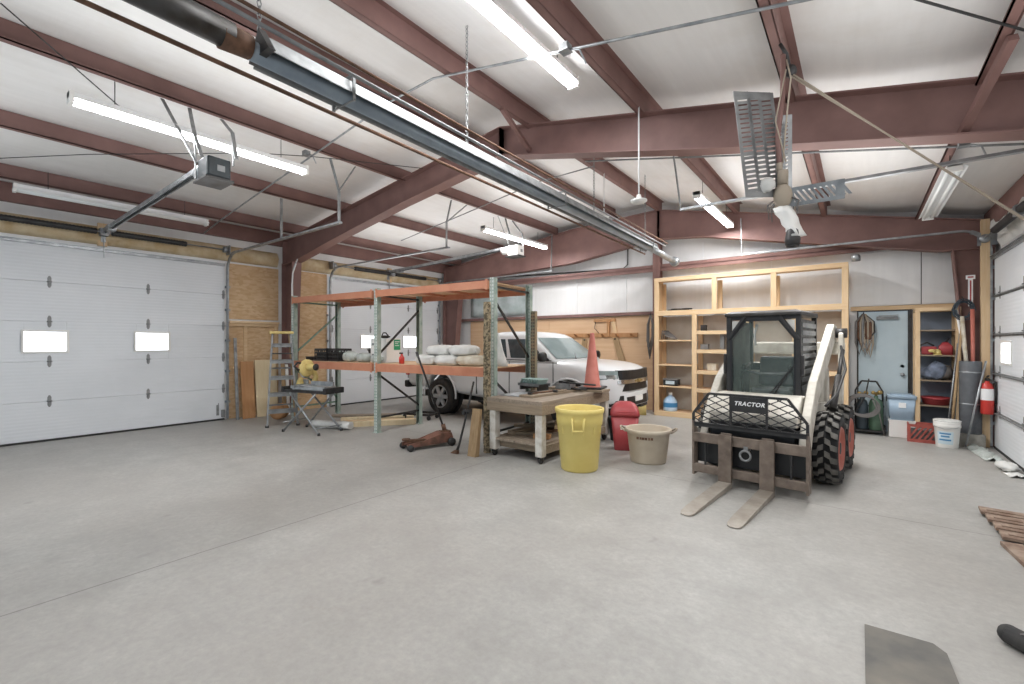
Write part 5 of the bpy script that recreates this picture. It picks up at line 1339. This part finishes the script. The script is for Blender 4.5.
m = M(); m.loft([rrect(.09, .06, .025, 0), rrect(.09, .06, .025, .2), rrect(.03, .025, .02, .3)], True); m.build('jug_body', 'yellow_tool', t); M().path([(.07, 0, .2), (.08, 0, .27), (.03, 0, .29)], .01, 6).build('jug_handle', 'yellow_tool', t)
t = thing('paint_can', 'grey lidded tin on the low left shelf above the water jug', 'tin', (SX + .3, SY + .18, .621))
m = M(); m.loft([rrect(.15, .1, .03, 0), rrect(.15, .1, .03, .12)], True); m.build('tin_body', 'motor', t); m = M(); m.loft([rrect(.158, .108, .03, .12), rrect(.158, .108, .03, .14)], True); m.build('tin_lid', 'galv_dull', t); M().box(-.09, .09, -.104, -.1, .03, .1).build('tin_label', 'blue_door', t)
t = thing('hose_coil', 'grey curved hoses standing in the upper left shelf bay', 'hose', (SX + .14, SY + .2, 1.561))
m = M()
for k in range(4): m.path([(-.02 + .02 * k, .05 * k - .1, .02), (.0 + .02 * k, .05 * k - .1, .2), (.08, .05 * k - .1, .08 + .03 * k), (.25, .05 * k - .1, .02)], .016, 8)
m.build('hose_loops', 'cable', t)
t = thing('cord_heap', 'dark heap of cord on top of the low shelving section, far left', 'cord', (SX + .45, SY + .2, 2.141))
m = M(); g = random.Random(2)
for k in range(6): m.path([(-.2 + .07 * k + .1 * math.cos(a), .08 * math.sin(a), .018 + .018 * (k % 3)) for a in [2 * PI * j / 12 for j in range(12)]], .014, 6, False, True)
m.build('cord_loops', 'cable_black', t)
bits = [('small grey box', .95, 1.375, .07, .06, .09, 'galv_dull', 'second bay, second shelf from top'), ('dark little box', .93, 1.745, .05, .05, .1, 'steel_dark', 'top shelf of the second bay'), ('pale carton', 1.1, .965, .08, .1, .12, 'paper_tan', 'second bay, third shelf from top')]
for nm, x, z, w_, d_, h_, mt, where in bits:
    t = thing('small_box', nm + ' on the pine shelving, ' + where, 'box', (SX + x, SY + .2, z)); M().box(-w_, w_, -d_, d_, 0, h_).build('box_body', mt, t, bevel=.004); M().box(-w_ - .003, w_ + .003, -d_ - .003, d_ + .003, h_, h_ + .012).build('box_lid', mt, t)
t = thing('bent_strip', 'curved pale duct strip lying on an upper shelf of the second bay', 'strip', (SX + 1.2, SY + .18, 1.391)); m = M(); m.loft([[(.1 + .35 * k / 8, -.05, .3 - .28 * math.sin(PI / 2 * k / 8)), (.1 + .35 * k / 8, .05, .3 - .28 * math.sin(PI / 2 * k / 8))] for k in range(9)], True, False, False)
o = m.build('strip_body', 'galv', t); s = o.modifiers.new('t', 'SOLIDIFY'); s.thickness = .01; M().box(.05, .12, -.06, .06, 0, .3).build('strip_base', 'galv_dull', t)

# blue door in the back wall
t = thing('door_4', 'pale blue steel door in the back wall', 'door', ((DX0 + DX1) / 2, YB - .02, 0), 0, kind='structure')
hw = (DX1 - DX0) / 2
M().box(-hw, hw, 0, .045, .01, 2.03).build('door_leaf', 'blue_door', t, bevel=.003)
m = M(); m.box(-hw - .02, -hw, -.02, .06, 0, 2.09); m.box(hw, hw + .05, -.02, .06, 0, 2.09); m.box(-hw, hw, -.02, .06, 2.04, 2.09); m.build('door_frame', 'steel_dark', t)
m = M(); m.lathe([(0, -.06), (.028, -.06), (.03, -.03), (.012, -.02), (.012, 0), (0, 0)], 16, (hw - .07, 0, .98), 'y'); m.lathe([(.03, -.008), (.03, 0), (0, 0)], 16, (hw - .07, 0, .98), 'y'); m.lathe([(.025, -.01), (.025, 0), (0, 0)], 14, (hw - .07, 0, 1.12), 'y'); m.build('door_knob', 'galv', t)
m = M(); m.box(-.08, .2, -.06, -.003, 1.9, 1.95); m.bar((-.05, -.05, 1.96), (.2, -.12, 1.965), .03, .01); m.build('door_closer', 'galv_dull', t)
m = M(); m.box(-.13, 1.25, YB - .06, YB - .015, 2.06, 2.13); tag(m.build('trim_2', 'pine_x'), 'pine header board above the blue door', 'trim', None, 'structure')
tag(M().prism([(-.12, 2.14), (1.3, 2.14), (1.16, 3.05), (-.12, 3.05)], YB - .03, YB - .012, 'y').build('wall_panel', 'vinyl_wall'), 'white panel above the blue door and the small shelf', 'panel', None, 'structure')
M_ = M(); M_.box(.79, .8, YB - .034, YB - .028, 2.14, 3.04); tag(M_.build('trim_3', 'steel_dark'), 'dark seam in the white panel above the small shelf', 'trim', None, 'structure')

# straps and harness left of the blue door
t = thing('hanging_harness', 'bundle of leather straps and chain hung beside the blue door', 'harness', (.05, 9.8, 1.98), 0)
M().path([(0, .12, .0), (0, -.02, .0), (0, -.04, .04)], .01, 6).build('hook', 'steel_dark', t)
g = random.Random(12)
for k, mt in enumerate(('rust', 'cable_black', 'rope', 'galv_dull', 'rust', 'cable_black', 'rope', 'cable', 'galv_dull', 'rope')):
    w_ = g.uniform(.03, .08); L = g.uniform(.4, .72); o_ = g.uniform(-.06, .1); m = M()
    m.path([(o_ * .2, -.02, .01), (o_ - w_, -.03 - .008 * k, -.12), (o_ - w_, -.04, -L * .7), (o_, -.04, -L), (o_ + w_, -.04, -L * .7), (o_ + w_ * .9, -.03, -.12), (o_ * .2, -.02, .01)], .015, 6); m.build('strap', mt, t)
m = M(); m.box(.02, .11, -.07, -.02, -.42, -.12); m.build('strap_pad', 'rust', t, bevel=.02)

# welding tanks on a cart
t = thing('tank_cart', 'black two-wheeled cart holding welding tanks', 'cart', (.12, 9.62, 0))
m = M(); m.box(-.2, .2, -.14, .12, .05, .075)
for s_ in (-1, 1): m.path([(s_ * .18, .1, .06), (s_ * .18, .1, .7), (s_ * .1, .12, .86)], .014, 8)
m.path([(-.1, .12, .86), (.1, .12, .86)], .014, 8); m.bar((-.2, .1, .45), (.2, .1, .45), .02, .03); m.path([(-.2, -.14, .06), (-.21, -.15, .3), (-.05, -.15, .62), (.0, .08, .9)], .01, 6); m.path([(.2, -.14, .06), (.21, -.1, .12)], .012, 6); m.build('cart_frame', 'black', t)
for s_ in (-1, 1): M().lathe([(0, -.02), (.06, -.02), (.075, -.01), (.075, .01), (.06, .02), (0, .02)], 18, (s_ * .2, .1, .076), 'x').build('cart_wheel', 'black_rubber', t)
for k, (x, mt, lb, r_, h_) in enumerate(((-.1, 'tank_dark', 'dark gas cylinder standing on the cart, left of the green one', .08, .5), (.1, 'tank_green', 'green gas cylinder standing on the cart', .095, .52))):
    c = thing('gas_cylinder', lb, 'gas cylinder', (.12 + x * .9, 9.58, .076))
    M().lathe([(0, 0), (r_ - .01, 0), (r_, .015), (r_, h_ - .1), (r_ * .8, h_ - .03), (.03, h_), (.03, h_ + .04), (0, h_ + .04)], 24).build('cylinder_body', mt, c)
    m = M(); m.lathe([(0, .0), (.018, 0), (.018, .06), (0, .06)], 12, (0, 0, h_ + .04)); m.tube((-.04, 0, h_ + .07), (.05, 0, h_ + .07), .012); m.lathe([(0, -.02), (.035, -.02), (.035, .01), (0, .01)], 14, (.05, -.02, h_ + .1), 'y'); m.lathe([(0, -.02), (.03, -.02), (.03, .01), (0, .01)], 14, (-.035, -.03, h_ + .09), 'y'); m.build('regulator', 'gold', c)
m = M(); g = random.Random(6)
for k in range(5): m.path([(.02 + .2 * math.cos(a) + .01 * k, 9.43 - .008 * k, .5 + .17 * math.sin(a) - .01 * k) for a in [2 * PI * j / 18 for j in range(18)]], .009, 6, False, True)
m.path([(.15, 9.42, .62), (.25, 9.4, .35), (.31, 9.42, .02)], .009, 6)
tag(m.build('welding_hose', 'cable'), 'looped grey welding hose hung across the gas cylinders', 'hose')

# tote on a white box
t = thing('storage_box', 'white box standing on the floor under the blue tote', 'box', (.53, 9.62, 0)); M().box(-.16, .16, -.14, .2, 0, .27).build('box_body', 'white_plastic', t, bevel=.01); M().box(-.165, .165, -.145, .205, .25, .275).build('box_lid', 'white_plastic', t)
t = thing('storage_tote', 'pale blue plastic tote with lid on top of the white box', 'tote', (.53, 9.62, .276))
m = M(); m.loft([[(x, y + .03, z) for x, y, z in rrect(a, b, .03, z)] for a, b, z in ((.15, .14, 0), (.17, .16, .36))], True); m.build('tote_body', 'blue_bin', t)
m = M(); m.loft([[(x, y + .03, z) for x, y, z in rrect(.18, .175, .03, z)] for z in (.34, .385, .395)], True); m.box(-.13, .13, -.12, .17, .395, .41); m.build('tote_lid', 'blue_bin', t); M().box(-.04, .05, -.1345, -.128, .2, .28).build('tote_label', 'white_paint', t, label='small pale sticker')
for s_ in (-1, 1): M().box(s_ * .178, s_ * .192, -.03, .09, .28, .36).build('tote_latch', 'motor', t, bevel=.004)

# small shelf in the right corner
t = thing('corner_shelf', 'narrow pine shelf with dark back in the right corner', 'shelf', (.69, 9.53, 0))
for x in (.03, .49):
    for y in (.0, .36): M().box(x - .03, x + .03, y, y + .04, 0, 2.05).build('post', 'pine', t, bevel=.003)
for z in (.12, .54, .93, 1.32, 1.71): M().box(.06, .46, .01, .4, z - .02, z).build('shelf', 'pine_old_x', t)
M().box(-.0, .52, -.01, .4, 2.0, 2.05).build('top_board', 'pine_x', t); M().box(.0, .52, .4, .41, .1, 2.0).build('back_panel', mat('dull_blue_panel', '7d8896', .7), t)
for z in (.5, .9, 1.28, 1.67):
    for x in (.045, .46): M().box(x, x + .015, .02, .38, z - .045, z + .02).build('cleat', 'pine_y', t)
CX, CY = .69, 9.53
t = thing('chainsaw', 'orange and red chainsaw on the second shelf of the corner shelf', 'chainsaw', (CX + .17, CY + .12, 1.321))
M().box(-.09, .09, -.06, .06, 0, .13).build('saw_body', 'red_plastic', t, bevel=.02); m = M(); m.path([(-.09, 0, .05), (-.12, 0, .14), (-.02, 0, .19), (.06, 0, .14)], .014, 8); m.build('saw_handle', 'black', t); M().lathe([(0, 0), (.04, 0), (.045, .04), (0, .05)], 16, (.03, -.1, .04)).build('filler_cap', 'yellow_tool', t)
m = M(); m.box(.09, .16, -.006, .006, .03, .08); m.build('guide_bar', 'galv', t)
t = thing('fuel_can', 'red fuel can with sloped spout beside the chainsaw', 'fuel can', (CX + .36, CY + .13, 1.321)); m = M(); m.loft([rrect(.08, .07, .02, 0), rrect(.08, .07, .02, .13), rrect(.03, .03, .015, .2)], True); m.build('can_body', 'red_plastic', t); M().tube((0, 0, .19), (.04, 0, .26), .014).build('can_spout', 'black', t)
t = thing('yellow_cup', 'small yellow cap lying in front of the chainsaw', 'cap', (CX + .26, CY + .06, 1.321)); M().lathe([(.03, 0), (.05, 0), (.045, .06), (.02, .085), (0, .09)], 18).build('cap_body', 'yellow_tool', t); M().box(-.05, .05, -.075, -.04, 0, .012).build('cap_peak', 'yellow_tool', t, bevel=.004)
t = thing('cloth_heap', 'crumpled blue-grey work clothes on the middle of the corner shelf', 'clothes', (CX + .26, CY + .16, .931))
for k, (x, y, r_) in enumerate(((-.09, .0, (.11, .13, .1)), (.09, .02, (.11, .12, .12)), (0, -.05, (.12, .1, .14)))):
    M().blob((x, y, r_[2]), r_, 14, 9, .16, 30 + k, None, .9).build('garment', 'denim' if k != 1 else 'cable', t, sub=1)
t = thing('red_pan', 'round red pan on the lowest open shelf of the corner shelf', 'pan', (CX + .26, CY + .18, .541)); M().lathe([(0, 0), (.15, 0), (.18, .1), (.19, .105), (.185, .12), (.165, .11), (.14, .015), (0, .015)], 28).build('pan_body', 'red_plastic', t); M().box(-.05, .05, -.205, -.18, .095, .11).build('pan_grip', 'red_plastic', t)
# red crate, bucket, roll, poles
t = thing('milk_crate', 'dusty red milk crate with diagonal openings on the floor', 'crate', (.76, 9.36, 0), 0)
m = M(); w_, d_, h_ = .165, .15, .27
for s_ in (-1, 1):
    for a, b, c in ((0, .05, 1), (h_ - .04, h_, 1)): m.box(-w_, w_, s_ * d_ - .007, s_ * d_ + .007, a, b); m.box(s_ * w_ - .007, s_ * w_ + .007, -d_, d_, a, b)
    for x in (-w_, w_): m.box(x - .02, x + .02, s_ * d_ - .008, s_ * d_ + .008, 0, h_)
    for k in range(5): x = -.12 + .06 * k; m.bar((x - .05, s_ * d_, .05), (x + .06, s_ * d_, h_ - .04), .022, .012, (0, 1, 0)); m.bar((s_ * w_, x * .9 - .04, .05), (s_ * w_, x * .9 + .05, h_ - .04), .012, .022, (0, 1, 0))
m.box(-w_, w_, -d_, d_, 0, .012); m.build('crate_body', mat('faded_red_plastic', 'a8564c', .6, 0, '95483f', 6.), t)
M().box(-w_ + .02, w_ - .02, -d_ + .02, d_ - .02, .012, .18).build('crate_load', 'cable', t)
t = thing('plastic_bucket', 'white plastic bucket with blue printed label in the right corner', 'bucket', (1.0, 9.04, 0), R(-15))
M().lathe([(0, 0), (.115, 0), (.12, .01), (.14, .29), (.15, .3), (.15, .33), (.145, .34), (.15, .36), (.15, .38), (.138, .38), (.118, .02), (0, .02)], 32).build('bucket_body', 'white_plastic', t)
m = M(); rows = []
for z in (.06, .24): rows.append([((.1235 + .0705 * z) * math.sin(a), -(.1235 + .0705 * z) * math.cos(a), z) for a in [R(-38 + 76 * k / 10) for k in range(11)]])
m.loft(rows, True, False, False); m.build('bucket_label', 'blue_door', t, label='pale blue printed label')
m = M()
for z, w2 in ((.2, 26), (.16, 20), (.11, 28)): m.loft([[((.1245 + .0705 * zz) * math.sin(a), -(.1245 + .0705 * zz) * math.cos(a), zz) for a in [R(-w2 + 2 * w2 * k / 8) for k in range(9)]] for zz in (z, z + .022)], True, False, False)
m.build('label_print', 'label_blue', t)
m = M(); m.path([(-.15, 0, .34), (-.12, -.1, .3), (0, -.16, .28), (.12, -.1, .3), (.15, 0, .34)], .004, 6); m.build('bail_handle', 'galv', t)
M().lathe([(0, .375), (.15, .375), (.154, .39), (.13, .4), (0, .4)], 24).build('bucket_lid', 'paper', t)
t = thing('concrete_block', 'grey concrete block under the upright grey roll', 'block', (1.28, 9.33, 0)); m = M(); m.box(-.14, .14, -.12, .12, 0, .19); m.build('block_body', 'concrete_block', t, bevel=.006); M().box(-.17, .17, -.15, .14, 0, .015).build('block_plate', 'rust', t) if False else None
t = thing('membrane_roll', 'tall dark grey roll standing upright on the concrete block', 'roll', (1.28, 9.33, .191))
M().lathe([(.05, 0), (.115, 0), (.12, .01), (.12, 1.04), (.115, 1.05), (.06, 1.05), (.05, .9)], 32).build('roll_body', 'grey_roll', t)
for z in (.42, .88): M().lathe([(.1205, z), (.1225, z + .003), (.1225, z + .017), (.1205, z + .02)], 32).build('roll_strap', 'galv', t)
def pole(name, label, p, q, r_, mt): tag(M().tube(p, q, r_, n=10).build(name, mt), label, 'pole')
pole('long_pole', 'grey pole leaning on the corner shelf, first from the bucket', (1.09, 9.3, .02), (1.2, 9.46, 1.9), .014, 'galv_dull')
pole('long_pole', 'brown wooden pole leaning between the grey poles', (1.06, 9.26, .02), (1.2, 9.4, 1.75), .016, 'pine_old_z')
pole('long_pole', 'short grey pole leaning closest to the corner shelf post', (1.02, 9.32, .02), (1.17, 9.5, 1.5), .012, 'galv')
pole('long_pole', 'pale grey pole leaning against the grey roll near the extinguisher', (1.2, 9.1, .02), (1.42, 9.2, 1.25), .013, 'galv')
pole('cardboard_tube', 'yellow and white tube standing in the grey roll', (1.25, 9.33, 1.0), (1.2, 9.39, 1.9), .024, 'paper_tan')
pole('cardboard_tube', 'dusty red tube standing in the grey roll', (1.31, 9.35, 1.0), (1.31, 9.39, 2.0), .024, 'cone')
pole('cardboard_tube', 'slim white tube standing behind the yellow tube', (1.26, 9.38, 1.1), (1.15, 9.47, 2.0), .018, 'white_plastic')
tag(M().box(1.4, 1.49, 9.385, 9.475, 0, 3.3).build('wood_post', 'pine'), 'pine post at the edge of the right overhead door', 'post', None, 'structure')
t = thing('fire_extinguisher', 'red fire extinguisher with white label hung on the pine post', 'fire extinguisher', (1.43, 9.19, .5), 0)
M().lathe([(0, 0), (.06, 0), (.068, .02), (.068, .36), (.05, .43), (.025, .45), (.025, .47), (0, .47)], 24).build('tank', 'ext_red', t)
m = M(); m.lathe([(.0685, .2), (.0695, .21), (.0695, .35), (.0685, .36)], 24); m.build('label', 'white_paint', t, label='white printed label')
m = M(); m.box(-.02, .02, -.02, .02, .47, .51); m.bar((0, .02, .52), (0, -.09, .55), .02, .012); m.bar((0, .02, .5), (0, -.08, .49), .02, .01); m.build('valve_handle', 'steel_dark', t)
M().path([(.02, 0, .49), (.08, -.02, .46), (.085, -.02, .3), (.08, -.01, .15)], .011, 8).build('hose', 'black', t)
m = M(); m.box(-.03, .03, .068, .194, .1, .42); m.build('wall_bracket', 'steel_dark', t)
t = thing('thermometer_board', 'small white bracket plate hung on the red corner column', 'bracket', (1.3, 9.46, 2.15))
m = M(); m.box(-.05, .05, 0, .012, .3, .36); m.box(-.025, .025, 0, .012, -.1, .3); m.build('plate', 'white_paint', t); m = M(); m.box(-.008, .008, -.004, 0, -.05, .28); m.box(-.03, .03, -.004, 0, .32, .34); m.build('red_mark', 'red_plastic', t, label='red marking')
t = thing('wire_wreath', 'dark tangle of wire and greenery hung above the poles', 'wire tangle', (1.22, 9.42, 2.0))
m = M(); g = random.Random(14)
for k in range(14): r_ = g.uniform(.08, .13); m.path([(r_ * math.cos(a) + g.uniform(-.012, .012), g.uniform(-.03, .03), r_ * 1.3 * math.sin(a)) for a in [2 * PI * j / 12 for j in range(12)]], .005, 5, False, True)
m.build('wire_loops', 'tank_dark', t); M().path([(0, .0, .15), (0, .1, .2)], .006, 6).build('hook', 'steel_dark', t)
t = thing('wall_lamp', 'small round grey fixture on the top right end of the shelving', 'fixture', (-.05, 9.3, 2.84))
M().lathe([(0, 0), (.06, 0), (.06, .05), (.03, .07), (0, .07)], 18).build('fixture_base', 'galv_dull', t); M().lathe([(0, -.04), (.03, -.04), (.06, 0), (.055, .03), (0, .03)], 18, (0, -.07, .05), 'y').build('fixture_head', 'galv', t)

# floor clutter along the right wall and at the near edge
t = thing('crumpled_plastic', 'bluish crumpled plastic strip on the floor below the fire extinguisher', 'plastic sheet', (1.34, 8.75, 0), R(4))
m = M(); g = random.Random(31); m.loft([[(-.1 + .2 * j / 8, -.45 + .9 * k / 14, .004 + g.uniform(0, .07) * math.sin(PI * j / 8)) for j in range(9)] for k in range(15)], True, False, False)
o = m.build('sheet', 'clear_bag', t); s = o.modifiers.new('t', 'SOLIDIFY'); s.thickness = .006; s.offset = 1
t = thing('crumpled_plastic', 'white crumpled bundle on the floor at the right frame edge by the door', 'plastic sheet', (1.38, 7.8, 0), R(6))
g = random.Random(33); M().blob((0, 0, .05), (.08, .16, .05), 16, 10, .22, 34, .045, .8).build('bundle', 'paper', t)
m = M(); m.loft([[(-.08 + .16 * j / 6, -.36 + .22 * k / 6, .004 + g.uniform(0, .04) * math.sin(PI * j / 6)) for j in range(7)] for k in range(7)], True, False, False); o = m.build('bundle_end', 'paper', t); s = o.modifiers.new('t', 'SOLIDIFY'); s.thickness = .006; s.offset = 1
m = M(); m.prism([(.02, 3.08), (.29, 3.09), (.335, 3.03), (.36, 2.6), (.37, 2.3), (.02, 2.3)], .001, .012, 'z'); tag(m.build('rubber_mat', 'mat_grey'), 'worn grey sheet with a clipped corner lying on the floor in front', 'mat')
t = thing('rubber_hose', 'end of a thick black hose lying on the floor at the lower right edge', 'hose', (.6, 3.34, 0))
m = M(); m.path([(0, 0, .048), (.12, -.12, .048), (.4, -.35, .048), (.8, -.6, .048)], .047, 14); m.blob((0, 0, .048), (.047, .047, .047), 14, 8); m.build('hose_body', 'black_rubber', t); M().lathe([(.048, -.01), (.052, -.005), (.052, .02), (.048, .025)], 16, (0, 0, 0), 'z').build('hose_ring', 'cable', t).matrix_local = Matrix.Translation((.06, -.06, .048)) @ Matrix.Rotation(R(90), 4, 'X') @ Matrix.Rotation(R(-45), 4, 'Y')
slab2 = ['farthest', 'second', 'third', 'fourth']
for k, (x, y) in enumerate(((.84, 5.7), (.85, 5.49), (.86, 5.28), (.86, 5.07))):
    m = M(); m.box(0, .7, -.085, .085, 0, .025); m.box(.04, .66, -.03, .03, .025, .032); o = m.build('rusty_plank', 'slat_rust', bevel=.003); o.location = (x, y, .026); o.rotation_euler[2] = R(-3)
    tag(o, slab2[k] + ' rusty flat plank laid on the floor by the right door', 'plank', 'rusty planks by the right door')
m = M(); m.box(-.03, .03, -.42, .42, 0, .024); o = m.build('plank_batten', 'slat_rust'); o.location = (1.2, 5.36, .001); tag(o, 'rusty batten under the planks by the right door', 'batten')
m = M(); m.box(-.34, .34, -.06, .06, 0, .03); o = m.build('rusty_plank', 'slat_rust', bevel=.003); o.location = (.93, 4.6, .001); o.rotation_euler[2] = R(-84); tag(o, 'rusty plank lying slantwise in front of the other planks', 'plank')

# ---------------------------------------------------------------- camera, light, look
cam = bpy.data.cameras.new('camera'); co = bpy.data.objects.new('camera', cam); COL.objects.link(co)
co.location = (0, 0, 1.52); co.rotation_euler = (R(90), 0, R(37.4))
cam.sensor_width = 36; cam.sensor_fit = 'HORIZONTAL'; cam.lens = 36 * 455 / 1024; cam.clip_start = .05
sc.camera = co
w = bpy.data.worlds.new('sky'); sc.world = w; w.use_nodes = True
bg = w.node_tree.nodes['Background']; bg.inputs[0].default_value = (.62, .81, 1, 1); bg.inputs[1].default_value = .58
def area(name, loc, rot, sx, sy, p, c=(1, 1, 1)):
    l = bpy.data.lights.new(name, 'AREA'); l.shape = 'RECTANGLE'; l.size = sx; l.size_y = sy; l.energy = p; l.color = c
    o = bpy.data.objects.new(name, l); COL.objects.link(o); o.location = loc; o.rotation_euler = rot; return o
# glow of the four lit fixtures, downwards from just under their tubes
for x, y, z, p in ((-5.76, 1.97, 3.7, 75), (-2.3, 2.92, 4.06, 75), (-5.9, 7.9, 3.7, 95), (-1.96, 8.28, 3.68, 85)):
    area('lamp_and_fill', (x, y, z), (0, 0, 0), .25, 2.2, p)
# added downward fill without fixtures: behind and beside the camera, and back right
for x, y, z, p in ((-7.5, -1.2, 3.3, 22), (-4.5, -1.5, 3.5, 22), (-.8, -1.2, 3.2, 22), (.5, 2.2, 2.95, 26), (-.3, 6.3, 3.05, 85)):
    area('lamp_and_fill', (x, y, z), (0, 0, 0), .25, 2.4, p)
for x, y in ((-7.5, -1.2), (-4.5, -1.5), (-.8, -1.2), (.5, 2.2), (-4.9, 2.6), (-8.0, 7.0), (-4.6, 7.2), (-.4, 6.3)):
    area('roof_fill', (x, y, 2.7), (PI, 0, 0), 1.6, 3.0, 33)  # added upward fill floating mid-air to brighten the roof, no lamps there
vs = sc.view_settings; vs.view_transform = 'Standard'; vs.look = 'None'; vs.exposure = -.22; vs.gamma = 1; vs.use_curve_mapping = False
sc.cycles.use_denoising = True
sc.cycles.max_bounces = 8; sc.cycles.diffuse_bounces = 5
